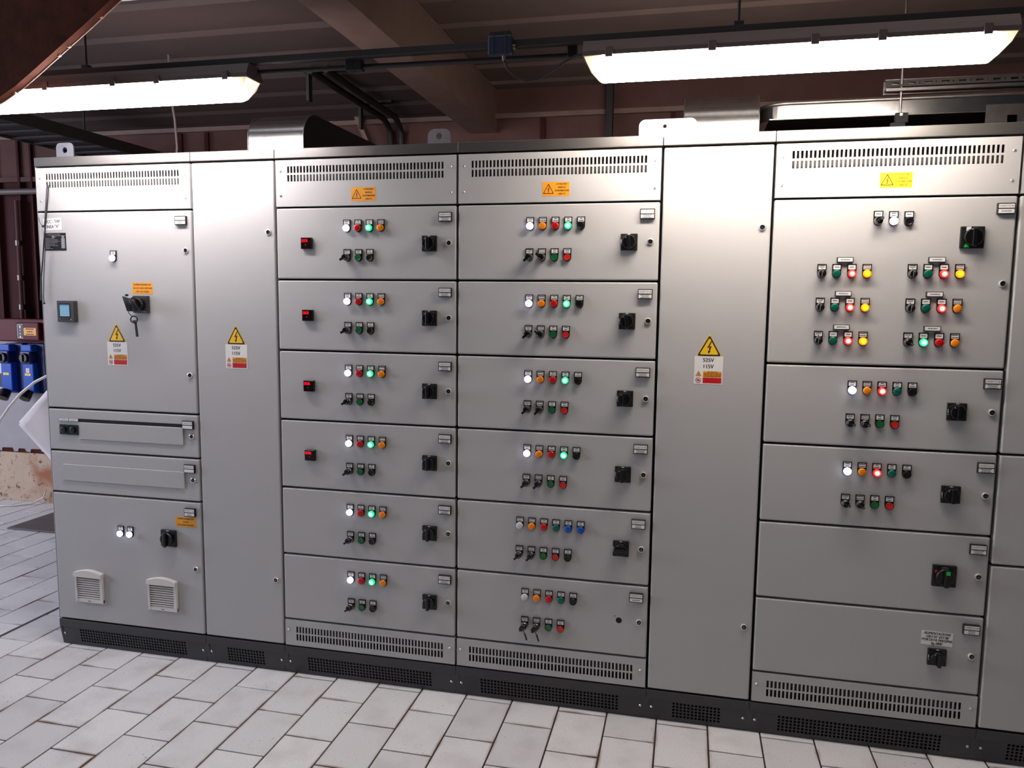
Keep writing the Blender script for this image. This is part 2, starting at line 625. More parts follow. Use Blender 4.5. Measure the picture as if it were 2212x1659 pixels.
# grey rendering with a ragged lower edge over the plinth
edge = [(-6, 0.45)]
xx = -2.95
for k, dx in enumerate((0.06, 0.12, 0.05, 0.10, 0.06, 0.09, 0.05, 0.13, 0.06, 0.10, 0.05, 0.12, 0.06)):
    xx += dx
    edge.append((xx, 0.443 if k % 2 else 0.440))
    edge.append((xx + 0.012, 0.412 + 0.006 * (k % 3)))
    edge.append((xx + 0.05, 0.410 + 0.004 * (k % 2)))
    xx += 0.06
    edge.append((xx, 0.44))
edge += [(7, 0.44), (7, 1.33), (-6, 1.33)]
MB().prism(edge, YW - 0.03, YW).build('grey_render', 'wallgrey', wall)
struct(MB().box(-6, 7, YW - 0.024, YW + 0.01, 0.0, 0.455, 0, 0.002, 1).build('baseboard_back', 'creamplinth'))
MB().box(-6, 7, YW - 0.0255, YW - 0.02, 0.405, 0.454).build('rust_band', 'rust', wall)
struct(MB().box(-6, 7, YW - 0.05, YW, 2.885, 2.915).build('trim_1', 'beam'))
MB().box(-6, 7, YW - 0.03, YW, 2.565, 2.60).build('ledge', 'wallbrown', wall)
# vertical seams of the sheet wall behind the cabinets and at its left end
for x, w in ((-2.47, .03), (-2.24, .02), (-2.12, .015), (-0.82, 0.05), (-0.58, 0.03), (1.92, 0.03), (2.76, 0.03)):
    MB().box(x, x + w, YW - 0.035, YW, 1.33, 2.88).build('wall_seam', 'maroon', wall)

ceil = tag(bpy.data.objects.new('ceiling', None), kind='structure')
COL.objects.link(ceil)


def ribbed(x0, x1, ys, z, h, name, m):
    b = MB()
    prof = []
    for y in ys:
        prof += [(y - 0.09, z + h), (y - 0.05, z + h), (y - 0.02, z), ]
        prof += [(y + 0.20, z), (y + 0.23, z + h)]
    prof = sorted(prof)
    n = len(prof)
    vs = [(x0, p[0], p[1]) for p in prof] + [(x1, p[0], p[1]) for p in prof]
    b.add(vs, [(i, i + 1, n + i + 1, n + i) for i in range(n - 1)], 0)
    b.box(x0, x1, prof[0][0], prof[-1][0], z + h + 0.02, z + h + 0.05)
    return b.build(name, m, ceil)


ribbed(-6, 1.45, [0.06 + 0.35 * k for k in range(7)], 2.915, 0.016, 'roof_deck', 'deck')
ribbed(1.60, 7, [-0.05 + 0.35 * k for k in range(7)], 3.08, 0.014, 'roof_deck', 'deckdark')
struct(MB().box(-6, 1.45, -0.062, -0.036, 2.925, 3.02, 0, 0.002, 1).build('trim_2', 'edgetrim'))
# painted steel rafter running front to back
bm_ = MB()
bm_.box(1.435, 1.620, -5.4, YW - 0.01, 2.800, 2.814)
bm_.box(1.518, 1.540, -5.4, YW - 0.01, 2.814, 3.06)
bm_.box(1.435, 1.620, -5.4, YW - 0.01, 3.06, 3.075)
bm_.box(1.600, 1.618, -5.4, YW - 0.01, 2.814, 3.06)
tag(bm_.build('roof_beam', 'beam'), 'brown painted steel roof beam running over the cabinets to the back wall', 'beam', kind='structure')

# knee brace at the upper left corner of the view, in front of the first lamp
pl = [(1.30, 3.02), (0.92, 2.768), (0.747, 2.653), (0.512, 2.503), (0.436, 2.456), (0.349, 2.413), (0.10, 2.32), (-0.10, 2.27)]
pu = [(p[0] - 0.26, p[1] + 0.42) for p in pl]
brace = thing('knee_brace', 'rusty brown diagonal steel brace crossing above the end of the first lamp', 'brace', (0, 0, 0))
b = MB()
y0, y1 = -0.515, -0.485
n = len(pl)
vs = [(p[0], y0, p[1]) for p in pl] + [(p[0], y1, p[1]) for p in pl] + [(p[0], y0, min(p[1], 2.90)) for p in pu] + [(p[0], y1, min(p[1], 2.90)) for p in pu]
vs = [(v[0], v[1], min(v[2], 2.915)) for v in vs]
fs = []
for i in range(n - 1):
    fs += [(i, i + 1, n + i + 1, n + i), (2 * n + i, 2 * n + i + 1, 3 * n + i + 1, 3 * n + i),
           (i, i + 1, 2 * n + i + 1, 2 * n + i), (n + i, n + i + 1, 3 * n + i + 1, 3 * n + i)]
fs += [(0, n, 3 * n, 2 * n), (n - 1, 2 * n - 1, 4 * n - 1, 3 * n - 1)]
b.add(vs, fs)
b.build('web', 'rust', brace)
b = MB()
b.tube([(p[0], y1 + 0.004, min(p[1], 2.912)) for p in pl[1:]], 0.0035, 6)
for q in ((0.80, 2.688), (0.655, 2.594), (0.61, 2.565), (0.405, 2.440)):
    b.box(q[0] - 0.006, q[0] + 0.006, y1 - 0.006, y1 + 0.006, q[1] - 0.004, q[1] + 0.005, 0, 0.002, 1)
b.build('edge_highlight', 'palebrown', brace)  # pale colour paints the lamplight caught along the plate's lumpy lower edge

# ------------------------------------------------------------------ cabinets
X = [0.0, 0.8, 1.2, 2.0, 2.8, 3.2, 4.0, 4.8]
ZB, ZV0, ZV, ZT, ZC = 0.135, 0.260, 2.060, 2.262, 2.301
DEPTH = 0.60
FT = 0.034          # thickness of the fronts
GX, GZ = 0.0050, 0.0040


def panel(x0, x1, z0, z1, name='front_panel', parent=None, m='paint', b=0.0052):
    return MB().box(x0 + GX, x1 - GX, 0.0, FT, z0 + GZ, z1 - GZ, 0, b, 3).build(name, m, parent)


def screw_mesh():
    return MB().lathe([(0.0052, 0.0), (0.0052, -0.0015), (0.0032, -0.0035)], 12).box(-0.003, 0.003, -0.0040, -0.0030, -0.0005, 0.0005, 1).mesh('screw', ['chrome', 'black'])


def add_screws(parent, pts, y=0.0):
    me = cached('screw', screw_mesh)
    for x, z in pts:
        link('screw', me, parent, (x, y, z))


def vent_panel(w, z0, z1, rows, parent, zs):
    """screwed plate with two rows of slots, its lower edge at z0"""
    p = 0.01468
    hx = [(0.0585 + p * k, 0.0585 + p * k + 0.0085) for k in range(47)]
    b = MB()
    b.holes((GX, w - GX), (z0 + GZ, z1 - GZ), hx, rows, 0.0, 0.0025)
    a, c, d, e = GX, w - GX, z0 + GZ, z1 - GZ
    v = [(a, 0, d), (c, 0, d), (c, 0, e), (a, 0, e), (a, FT, d), (c, FT, d), (c, FT, e), (a, FT, e)]
    b.add(v, [(0, 4, 5, 1), (1, 5, 6, 2), (2, 6, 7, 3), (3, 7, 4, 0)])
    o = b.build('vent_panel', 'paint', parent)
    MB().box(GX + 0.002, w - GX - 0.002, FT - 0.001, FT + 0.0005, z0 + GZ + .002, z1 - GZ - .002).build('vent_backing', 'void', o)
    add_screws(o, zs)
    return o


def plinth(w, parent, first=False):
    b = MB()
    # upper flange, flush with the doors
    b.box(0.0005, w - 0.0005, 0.001, 0.05, 0.094, ZB - 0.004, 0, 0.0012, 1)
    o = b.build('plinth', 'plinth', parent)
    # kick plate leaning inwards, perforated
    p, hh = 0.0146, 0.0093
    n = 40 if w > 0.6 else 13
    gx0 = (w - n * p) / 2
    hx = [(gx0 + p * k, gx0 + p * k + hh) for k in range(n)]
    pz = 0.0142
    hz = [(0.0205 + pz * k, 0.0205 + pz * k + hh) for k in range(5)]
    k = MB().holes((0.012, w - 0.012), (0.0, 0.094), hx, hz, 0.0, 0.003)
    k.v = [(q[0], q[1] + 0.006 + 0.014 * (0.094 - q[2]) / 0.094, q[2]) for q in k.v]
    kp = k.build('kick_plate', 'plinth', o)
    MB().box(0.004, w - 0.004, 0.034, 0.045, 0.0, 0.094).build('plinth_back', 'plinthvoid', o)
    add_screws(o, [(0.022, 0.056), (w - 0.022, 0.056)], 0.011)
    # corner blocks between the sections
    for x0, x1 in ((0.0, 0.012), (w - 0.012, w)):
        c = MB()
        c.add([(x0, 0.003, .094), (x1, 0.003, .094), (x1, 0.022, 0), (x0, 0.022, 0), (x0, 0.06, .094), (x1, 0.06, .094), (x1, 0.06, 0), (x0, 0.06, 0)],
              [(0, 1, 2, 3), (4, 5, 6, 7), (0, 1, 5, 4), (1, 2, 6, 5), (2, 3, 7, 6), (3, 0, 4, 7)])
        c.build('corner_block', 'plinth', o)
    return o


def cabinet(i, label):
    w = X[i + 1] - X[i]
    t = thing('switchgear_cabinet', label, 'cabinet', (X[i], 0, 0), 'sections of the grey switchboard')
    b = MB()
    b.box(0.0008, w - 0.0008, FT + 0.001, DEPTH, ZB, ZT - 0.002, 0)
    o = b.build('carcass', ['gap'], t)
    MB().box(0.0008, w - 0.0008, 0.024, DEPTH - .01, 0, ZB).box(0, 0, 0, 0, 0, 0).build('plinth_core', 'plinthvoid', t) if False else None
    sides = MB()
    if i == 0:
        sides.box(-0.001, 0.0012, 0.004, DEPTH, ZB, ZT)
        sides.build('side_panel', 'paint', t)
    MB().box(0.0010, w - 0.0010, -0.001, 0.045, ZT, ZC, 0, 0.0018, 2).build('top_cap', 'cap', t)
    MB().box(0.0010, w - 0.0010, 0.045, DEPTH, ZT - 0.002, ZC - 0.002).build('roof_plate', 'roofplate', t)
    plinth(w, t)
    return t


def slots_top():
    return [(2.060 + 0.106, 2.060 + 0.1335), (2.060 + 0.141, 2.060 + 0.1685)]


def slots_low():
    return [(0.135 + 0.028, 0.135 + 0.0575), (0.135 + 0.0635, 0.135 + 0.0925)]


CABS = []
cab_labels = [
    'first grey switchboard section with power meter and ivory fan grilles, at the far end',
    'narrow grey section with one plain full height door next to the incoming section',
    'wide grey section holding the drawer column that has red ammeters',
    'wide grey section holding the middle drawer column without ammeters',
    'narrow grey section with one plain full height door under the large white lifting bracket',
    'wide grey section whose top compartment carries six rows of motor signals',
    'last grey switchboard section with blank fronts, cut by the picture edge']
for i in range(7):
    CABS.append(cabinet(i, cab_labels[i]))
ZTG = ZT - 0.004
for i in (0, 2, 3, 5, 6):
    vent_panel(0.8, ZV, ZTG, slots_top(), CABS[i], [(0.027, 2.208), (0.027, 2.108), (0.773, 2.208), (0.773, 2.108)])
for i in (2, 3, 5):
    vent_panel(0.8, ZB, ZV0, slots_low(), CABS[i], [(0.022, 0.209), (0.775, 0.209)])
cable_doors = [panel(0, 0.4, ZB, ZTG, 'door', CABS[1]), panel(0, 0.4, ZB, ZTG, 'door', CABS[4])]

# ------------------------------------------------------------------ devices on the fronts


def bars(b, cx, z, wid, hgt, kind, m, y, rnd):
    """rows of tiny lettering"""
    if kind == 0:
        rows = [(0.25, .62), (-0.25, .55)]
    elif kind == 1:
        rows = [(0.25, .40), (-0.25, .74)]
    elif kind == 2:
        rows = [(0.25, .45), (-0.25, .46)]
    elif kind == 3:
        rows = [(0.27, .86), (-0.22, .90)]
    elif kind == 4:
        rows = [(0.36, .74), (0.0, .56), (-0.36, .74)]
    elif kind == 5:
        rows = [(0.34, .84), (0.0, .70), (-0.34, .22)]
    else:
        rows = [(0.0, .62)]
    for rz, rw in rows:
        x = cx - wid * rw / 2
        end = cx + wid * rw / 2
        h = hgt * (0.085 if len(rows) < 3 else 0.075)
        while x < end - wid * 0.03:
            l = min(rnd.uniform(0.10, 0.2) * wid, end - x)
            zz = z + rz * hgt
            b.add([(x, y, zz - h), (x + l, y, zz - h), (x + l, y, zz + h), (x, y, zz + h)], [(0, 1, 2, 3)], m)
            x += l + wid * 0.018
    return b


def holder_mesh():
    b = MB()
    poly = [(-0.015, 0.034), (-0.015, 0.0)] + [(0.015 * math.cos(PI + PI * k / 10), 0.0165 * math.sin(PI + PI * k / 10)) for k in range(1, 10)] + [(0.015, 0.0), (0.015, 0.034)]
    b.prism(poly, 0.0, -0.0045)
    # raised rim round the legend
    b.box(-0.0155, -0.0122, -0.0065, -0.0045, 0.0145, 0.034)
    b.box(0.0122, 0.0155, -0.0065, -0.0045, 0.0145, 0.034)
    b.box(-0.0155, 0.0155, -0.0065, -0.0045, 0.0315, 0.0345)
    b.box(-0.0155, 0.0155, -0.0065, -0.0045, 0.0133, 0.0154)
    b.lathe([(0.0148, -0.0045), (0.0148, -0.0085), (0.0136, -0.0095)], 20)
    return b.mesh('legend_holder', ['black'])


def legend_mesh(kind):
    b = MB().box(-0.0122, 0.0122, -0.0058, -0.0045, 0.0154, 0.0315, 0)
    bars(b, 0, 0.0235, 0.0244, 0.0160, kind, 1, -0.0060, random.Random(kind))
    return b.mesh('legend_plate', ['white', 'print'])


def lens_mesh(m):
    return MB().lathe([(0.0138, -0.0090), (0.0138, -0.0150), (0.0132, -0.0170), (0.0118, -0.0182), (0.0060, -0.0190), (0.001, -0.0192)], 20, soft=True).mesh('lens', [m])


def button_mesh(m):
    return MB().lathe([(0.0128, -0.0085), (0.0128, -0.0125), (0.0118, -0.0138), (0.0100, -0.0130), (0.001, -0.0128)], 20, soft=False).mesh('button', [m])


def ring_mesh():
    return MB().lathe([(0.0148, -0.0085), (0.0148, -0.0125), (0.0130, -0.0132), (0.0129, -0.0100)], 20).mesh('bezel', ['blackgloss'])


def barrel_mesh():
    return MB().lathe([(0.0146, -0.0085), (0.0146, -0.0130), (0.0138, -0.0200), (0.0125, -0.0220)], 20).mesh('barrel', ['steelgrey'])


def key_knob_mesh():
    """black key head with a side lever, pointing along +x"""
    b = MB().lathe([(0.0122, -0.0220), (0.0122, -0.0360), (0.0105, -0.0385)], 18)
    b.box(0.004, 0.0235, -0.0370, -0.0300, -0.0048, 0.0048, 0, 0.0012, 1)
    b.box(-0.0015, 0.0015, -0.0405, -0.0380, -0.0080, 0.0080, 0)
    b.box(-0.004, 0.006, -0.0392, -0.0384, 0.0066, 0.0082, 1)
    return b.mesh('key_head', ['blackgloss', 'ink_white'])


def lever_knob_mesh():
    b = MB().lathe([(0.0126, -0.0220), (0.0126, -0.0260), (0.0112, -0.0275)], 18)
    b.box(-0.0125, 0.0150, -0.0390, -0.0260, -0.0042, 0.0042, 0, 0.0014, 1)
    b.box(0.004, 0.013, -0.0396, -0.0389, -0.0010, 0.0010, 1)
    return b.mesh('lever', ['blackgloss', 'ink_grey'])


def strap_mesh():
    b = MB()
    b.tube([(0.001, -0.036, -0.010), (0.004, -0.034, -0.022), (0.007, -0.030, -0.030)], 0.0018, 6)
    b.add([(0.003, -0.032, -0.028), (0.009, -0.032, -0.026), (0.017, -0.027, -0.056), (0.011, -0.027, -0.058),
           (0.003, -0.029, -0.028), (0.009, -0.029, -0.026), (0.017, -0.024, -0.056), (0.011, -0.024, -0.058)],
          [(0, 1, 2, 3), (4, 5, 6, 7), (0, 1, 5, 4), (1, 2, 6, 5), (2, 3, 7, 6), (3, 0, 4, 7)])
    b.add([(-0.018, -0.040, -0.006), (-0.005, -0.040, -0.018), (0.004, -0.040, -0.004), (-0.010, -0.040, 0.008),
           (-0.018, -0.037, -0.006), (-0.005, -0.037, -0.018), (0.004, -0.037, -0.004), (-0.010, -0.037, 0.008)],
          [(0, 1, 2, 3), (4, 5, 6, 7), (0, 1, 5, 4), (1, 2, 6, 5), (2, 3, 7, 6), (3, 0, 4, 7)])
    return b.mesh('key_tag', ['black'])


def holder(name, parent, x, z, kind):
    h = link(name, cached('holder', holder_mesh), parent, (x, 0, z))
    link('legend_plate', cached(('legend', kind), lambda: legend_mesh(kind)), h)
    return h


PILOT = {'W': ('lit_white', 'lit white lens'), 'G': ('lit_green', 'lit green lens'), 'R': ('lit_red', 'lit red lens'), 'Y': ('lit_yellow', 'lit amber lens'),
         'w': ('lens_white', 'unlit white lens'), 'g': ('lens_green', 'unlit green lens'), 'r': ('lens_red', 'unlit red lens'),
         'o': ('lens_orange', 'unlit orange lens'), 'b': ('lens_blue', 'unlit blue lens')}
LEGK = {'W': 0, 'w': 0, 'G': 2, 'g': 2, 'R': 1, 'r': 1, 'Y': 3, 'o': 3, 'b': 2}


def pilot(parent, x, z, c, kind=None):
    h = holder('pilot_light', parent, x, z, LEGK[c] if kind is None else kind)
    m, lab = PILOT[c]
    o = link('lens', cached(('lens', m), lambda: lens_mesh(m)), h)
    o['label'] = lab
    return h


def button(parent, x, z, c, kind=0):
    h = holder('push_button', parent, x, z, kind)
    link('bezel', cached('ring', ring_mesh), h)
    m = {'g': 'btn_green', 'r': 'btn_red', 'k': 'btn_black'}[c]
    o = link('button', cached(('button', m), lambda: button_mesh(m)), h)
    o['label'] = {'g': 'green button', 'r': 'red button', 'k': 'black button'}[c]
    return h


def selector(parent, x, z, ang, key=True, strap=False, kind=5):
    h = holder('selector_switch', parent, x, z, kind)
    link('barrel', cached('barrel', barrel_mesh), h)
    o = link('key_head' if key else 'lever', cached('key', key_knob_mesh) if key else cached('lever', lever_knob_mesh), h)
    o.rotation_euler = (0, -math.radians(ang), 0)
    if strap:
        link('key_tag', cached('strap', strap_mesh), h)
    return h


def name_plate(parent, x, z, title, kind=2):
    b = MB().box(-0.0274, 0.0274, -0.012, 0.0, -0.0190, 0.0190, 0, 0.001, 1)
    o = b.build('name_plate', 'black', parent, (x, 0, z))
    for k, zz in ((0, 0.0087), (1, -0.0087)):
        q = MB().box(-0.0244, 0.0244, -0.0124, -0.011, zz - 0.0069, zz + 0.0069)
        if k == 0:
            q.text(title, 0, zz - 0.0002, 0.0078, -0.0126, 1, sx=0.92)
        elif kind is not None:
            bars(q, 0, zz, 0.048, 0.0138, kind, 1, -0.0126, random.Random(hash(title) % 1000 if False else len(title) + ord(title[-1])))
        q.build('label_insert', ['white', 'print'], o, recalc=False)
    return o


def lock_mesh():
    return MB().lathe([(0.0125, 0.0), (0.0125, -0.003), (0.0108, -0.0062), (0.0090, -0.0070), (0.0085, -0.0040)], 20).mesh('lock', ['chrome'])


def lock_core_mesh():
    b = MB().lathe([(0.0084, -0.001), (0.0084, -0.0045)], 16)
    b.prism([(-0.0045, -0.003), (0.0045, -0.003), (0.0, 0.0048)], -0.0040, -0.0066, 1)
    return b.mesh('lock_core', ['black', 'steelgrey'])


def lock(parent, x, z):
    o = link('lock', cached('lock', lock_mesh), parent, (x, 0, z))
    c = link('lock_core', cached('lockcore', lock_core_mesh), o)
    c.rotation_euler = (0, random.choice([0, 0.5, -0.4, 1.2]), 0)
    return o


def rotary_plate(s):
    return MB().box(-s, s, -0.012, 0, -s, s, 0, 0.0022, 2).mesh('rotary_switch', ['black'])


def rotary_knob(s, grip):
    b = MB().lathe([(s * 0.80, -0.012), (s * 0.80, -0.026), (s * 0.74, -0.030)], 28)
    if grip:
        b.box(-s * 0.20, s * 0.20, -0.043, -0.028, -s * 0.86, s * 0.80, 0, 0.003, 2)
    return b.mesh('knob', ['blackgloss'])


def arc(b, r, a0, a1, w, y, m, n=12):
    vs = []
    for k in range(n + 1):
        a = math.radians(a0 + (a1 - a0) * k / n)
        vs += [(r * math.cos(a), y, r * math.sin(a)), ((r + w) * math.cos(a), y, (r + w) * math.sin(a))]
    return b.add(vs, [(2 * k, 2 * k + 1, 2 * k + 3, 2 * k + 2) for k in range(n)], m)


def rotary_marks(s):
    b = MB()
    b.box(-s * 0.16, s * 0.14, -0.0126, -0.0119, s * 0.88, s * 0.98, 0)
    arc(b, s * 0.90, 98, 148, s * 0.02, -0.0124, 1)
    arc(b, s * 0.90, 40, 82, s * 0.02, -0.0124, 1)
    for k in range(4):
        b.box(-s * 0.97, -s * 0.89, -0.0126, -0.0119, -s * 0.12 + s * 0.11 * k, -s * 0.05 + s * 0.11 * k, 0)
    b.box(-s * 0.93, -s * 0.86, -0.0126, -0.0119, -s * 0.34, -s * 0.26, 0)
    b.lathe([(s * 0.05, -0.0300), (s * 0.05, -0.0306)], 8, 0, -s * 0.38, s * 0.52)
    return b.mesh('position_mark', ['ink_white', 'ink_grey'])


def rotary(parent, x, z, s=0.0315, ang=0, big=None):
    o = link('rotary_switch', cached(('rp', s), lambda: rotary_plate(s)), parent, (x, 0, z))
    k = link('knob', cached(('rk', s), lambda: rotary_knob(s, True)), o)
    k.rotation_euler = (0, -math.radians(ang), 0)
    if big is None:
        link('position_mark', cached(('rm', s), lambda: rotary_marks(s)), o)
    return o


def ammeter(parent, x, z):
    b = MB()
    b.box(-0.0235, 0.0235, -0.016, 0, -0.0235, 0.0235, 0, 0.0012, 1)
    o = b.build('ammeter', 'blackgloss', parent, (x, 0, z)) if ('am',) not in _cache else link('ammeter', _cache[('am',)], parent, (x, 0, z))
    _cache[('am',)] = o.data

    def disp():
        d = MB().box(-0.0200, 0.0195, -0.0168, -0.0155, -0.0195, 0.0205, 0)
        for k in range(3):
            cx = -0.0150 + 0.0094 * k
            for (x0, x1, z0, z1) in ((-.0036, .0036, .0110, .0128), (-.0036, .0036, .0012, .0030), (-.0036, -.0016, .0012, .0128), (.0016, .0036, .0012, .0128)):
                d.box(cx + x0, cx + x1, -0.0174, -0.0166, 0.0035 + z0, 0.0035 + z1, 1)
        d.text('A', -0.001, -0.0065, 0.008, -0.0171, 2)
        return d.mesh('display', ['display', 'digits', 'ink_grey'])
    link('display', cached('disp', disp), o)
    return o


# ------------------------------------------------------------------ withdrawable drawers


def unit(i, z0, z1, label, group=None, name='drawer_unit', cat='drawer'):
    t = thing(name, label, cat, (X[i], 0, z0), group)
    w = X[i + 1] - X[i]
    b = MB().box(GX, w - GX, 0.0, FT, GZ, z1 - z0 - GZ, 0, 0.0052, 3)
    b.build('front_panel', 'paint', t)
    return t


LETTERS = 'ABCDEF'
pos_words = ['topmost', 'second from the top', 'third from the top', 'fourth from the top', 'fifth from the top', 'lowest']
G3 = 'drawers with key switch in the first drawer column'
G4 = 'drawers of the middle drawer column'
ZL, ZLOW = 0.2115, 0.0915
for k in range(6):
    z0 = ZV0 + 0.3 * (5 - k)
    extra = 'with red digital ammeter' if k < 4 else 'without ammeter'
    t = unit(2, z0, z0 + 0.3, 'grey drawer marked CASSETTO 2%s, %s of its column, %s' % (LETTERS[k], pos_words[k], extra), G3)
    for n_, c in enumerate('WrGo'):
        pilot(t, 0.3265 + 0.05 * n_, ZL, c)
    selector(t, 0.3265, ZLOW, 208 if k < 3 else 216, True, False, 5)
    button(t, 0.3775, ZLOW, 'g', 4)
    button(t, 0.4275, ZLOW, 'k', 1)
    if k < 4:
        ammeter(t, 0.146, 0.1505)
    rotary(t, 0.6855, 0.147, 0.0315)
    lock(t, 0.7665, 0.149)
    name_plate(t, 0.7525, 0.2515, 'CASSETTO 2' + LETTERS[k], 4)

for k in range(6):
    z0 = ZV0 + 0.3 * (5 - k)
    what = ['lit white and green lamps'] * 4 + ['two blue lamps', 'hanging key tags, no switch']
    t = unit(3, z0, z0 + 0.3, 'grey drawer marked CASSETTO 3%s, %s of its column, with %s' % (LETTERS[k], pos_words[k].split(' from')[0], what[k]), G4)
    if k < 4:
        for n_, c in enumerate('WorG'):
            pilot(t, 0.2990 + 0.05 * n_, ZL, c)
        button(t, 0.4990, ZL, 'k', 1)
        xs0 = 0.2975
    elif k == 4:
        for n_, c in enumerate('worgbb'):
            pilot(t, 0.2730 + 0.0498 * n_, ZL, c)
        xs0 = 0.2720
    else:
        for n_, c in enumerate('worg'):
            pilot(t, 0.2980 + 0.05 * n_, ZL, c)
        button(t, 0.4975, ZL, 'k', 1)
        xs0 = 0.2980
    a1, a2 = (222, 145) if k < 2 else (225, 228)
    selector(t, xs0, ZLOW, a1, True, k == 5, 5)
    selector(t, xs0 + 0.05, ZLOW, a2, True, k == 5, 3)
    button(t, xs0 + 0.10, ZLOW, 'g', 2)
    button(t, xs0 + 0.15, ZLOW, 'r', 0)
    if k == 4:
        button(t, xs0 + 0.20, ZLOW, 'k', 1)
    if k < 5:
        rotary(t, 0.6840, 0.148, 0.0315, 90 if k == 4 else (8 if k < 2 else 0))
    else:
        MB().lathe([(0.0118, -0.0002), (0.0118, -0.0006)], 20).lathe([(0.0024, -0.0002), (0.0024, -0.0006)], 10, 0, -0.016, 0.017).build('switch_hole', 'plinthvoid', t, (0.683, 0, 0.149))
    lock(t, 0.7635, 0.1495)
    name_plate(t, 0.7500, 0.2520, 'CASSETTO 3' + LETTERS[k], 4 if k not in (4, 5) else (2 if k == 4 else 6))

# sixth section: large compartment and four drawers
G6 = 'compartments of the last full drawer column'
t = unit(5, 1.460, 2.060, 'large grey compartment marked CASSETTO 4A with six rows of red, amber and green motor lamps', G6)
xo = -0.0035
selector(t, 0.360 + xo, 0.517, 40, False, False, 6)
pilot(t, 0.410 + xo, 0.515, 'W', 0)
button(t, 0.460 + xo, 0.514, 'k', 6)
rows6 = [('gRY', 'gRY'), ('gRY', 'gRo'), ('gRY', 'Gro')]
for r_ in range(3):
    zz = 0.331 - 0.1205 * r_
    for c_, x0 in ((0, 0.1795), (1, 0.4835)):
        selector(t, x0 + xo * (0.4 + c_), zz, -40 if (r_, c_) == (2, 1) else 90, False, False, 5)
        for n_, c in enumerate(rows6[r_][c_]):
            pilot(t, x0 + 0.0505 * (n_ + 1) + xo * (0.4 + c_), zz, c, 6 if c in 'gGRr' else 3)
        q = MB().box(-0.0275, 0.0275, -0.010, 0, -0.0092, 0.0092, 0, 0.001, 1)
        o = q.build('motor_label', 'black', t, (x0 + 0.0765 + xo * (0.4 + c_), 0, zz + 0.0495))
        q = MB().box(-0.0248, 0.0248, -0.0108, -0.009, -0.0068, 0.0068)
        bars(q, 0, 0, 0.05, 0.0136, 6, 1, -0.0110, random.Random(r_ * 2 + c_))
        q.build('label_insert', ['white', 'print'], o, recalc=False)
rb = rotary(t, 0.6605, 0.4565, 0.0375, 0, 'big')
q = MB()
q.add([(-0.021, -0.0126, 0.036), (-0.021, -0.0126, 0.020), (-0.006, -0.0126, 0.030), (-0.006, -0.0126, 0.036)], [(0, 1, 2, 3)], 0)
q.add([(-0.010, -0.0312, 0.026), (0.006, -0.0312, 0.018), (0.006, -0.0312, 0.023), (-0.006, -0.0312, 0.029)], [(0, 1, 2, 3)], 0)
q.add([(-0.026, -0.0126, -0.034), (-0.008, -0.0126, -0.034), (-0.020, -0.0126, -0.018)], [(0, 1, 2)], 1)
q.build('position_mark', ['ink_white', 'mark_green'], rb, recalc=False)
lock(t, 0.768, 0.2985)
name_plate(t, 0.7590, 0.5530, 'CASSETTO 4A', 6)

for k, (lab, cs) in enumerate((('grey drawer marked CASSETTO 4B with lit white and red lamps, right below the large compartment', 'WoRg'),
                               ('grey drawer marked CASSETTO 4C with lit white and red lamps, above the blank front', 'WoRg'))):
    z0 = 1.160 - 0.3 * k
    t = unit(5, z0, z0 + 0.3, lab, G6)
    for n_, c in enumerate(cs):
        pilot(t, 0.3030 + 0.0503 * n_, ZL, c)
    button(t, 0.3030 + 0.0503 * 4, ZL, 'k', 1)
    selector(t, 0.3025, ZLOW - 0.001, -20, False, False, 5)
    selector(t, 0.3530, ZLOW - 0.001, -15 if k == 0 else -45, False, False, 3)
    button(t, 0.4030, ZLOW, 'g', 2)
    button(t, 0.4530, ZLOW, 'r', 0)
    rotary(t, 0.6530, 0.1465, 0.0315)
    lock(t, 0.7670, 0.1480)
    name_plate(t, 0.7600, 0.2500, 'CASSETTO 4' + 'BC'[k], 4)
t = unit(5, 0.560, 0.860, 'grey blank drawer marked CASSETTO 4D with green pointer rotary switch', G6)
rb = rotary(t, 0.6515, 0.1445, 0.0400, 0, 'big')
q = MB()
arc(q, 0.030, 70, 112, 0.004, -0.0126, 0)
q.box(-0.033, -0.025, -0.0126, -0.0119, 0.012, 0.022, 2)
q.box(-0.004, 0.009, -0.0438, -0.0425, 0.014, 0.028, 1)
q.build('position_mark', ['ink_grey', 'mark_green', 'mark_red'], rb, recalc=False)
lock(t, 0.7650, 0.1490)
name_plate(t, 0.7560, 0.2515, 'CASSETTO 4D', 4)
t = unit(5, 0.260, 0.560, 'grey blank drawer marked CASSETTO 4E with white crane supply sticker above its switch', G6)
rotary(t, 0.6475, 0.1355, 0.0315)
lock(t, 0.7630, 0.1490)
name_plate(t, 0.7540, 0.2515, 'CASSETTO 4E', 2)
q = MB().box(-0.0525, 0.0525, -0.0006, 0, -0.0265, 0.0265)
for n_, s in enumerate(('ALIMENTAZIONE', 'GRU N\u00b0 657 88', 'PORTATA MASSIMA', 'kg 2800')):
    q.text(s, 0, 0.0185 - 0.0125 * n_, 0.0135, -0.0009, 1, sx=0.86, shear=0.16)
    q.text(s, 0.0008, 0.0185 - 0.0125 * n_, 0.0135, -0.00092, 1, sx=0.86, shear=0.16)
o = q.build('sticker', ['white', 'print'], t, (0.6455, 0, 0.203), recalc=False)
o.rotation_euler = (0, 0.02, 0)

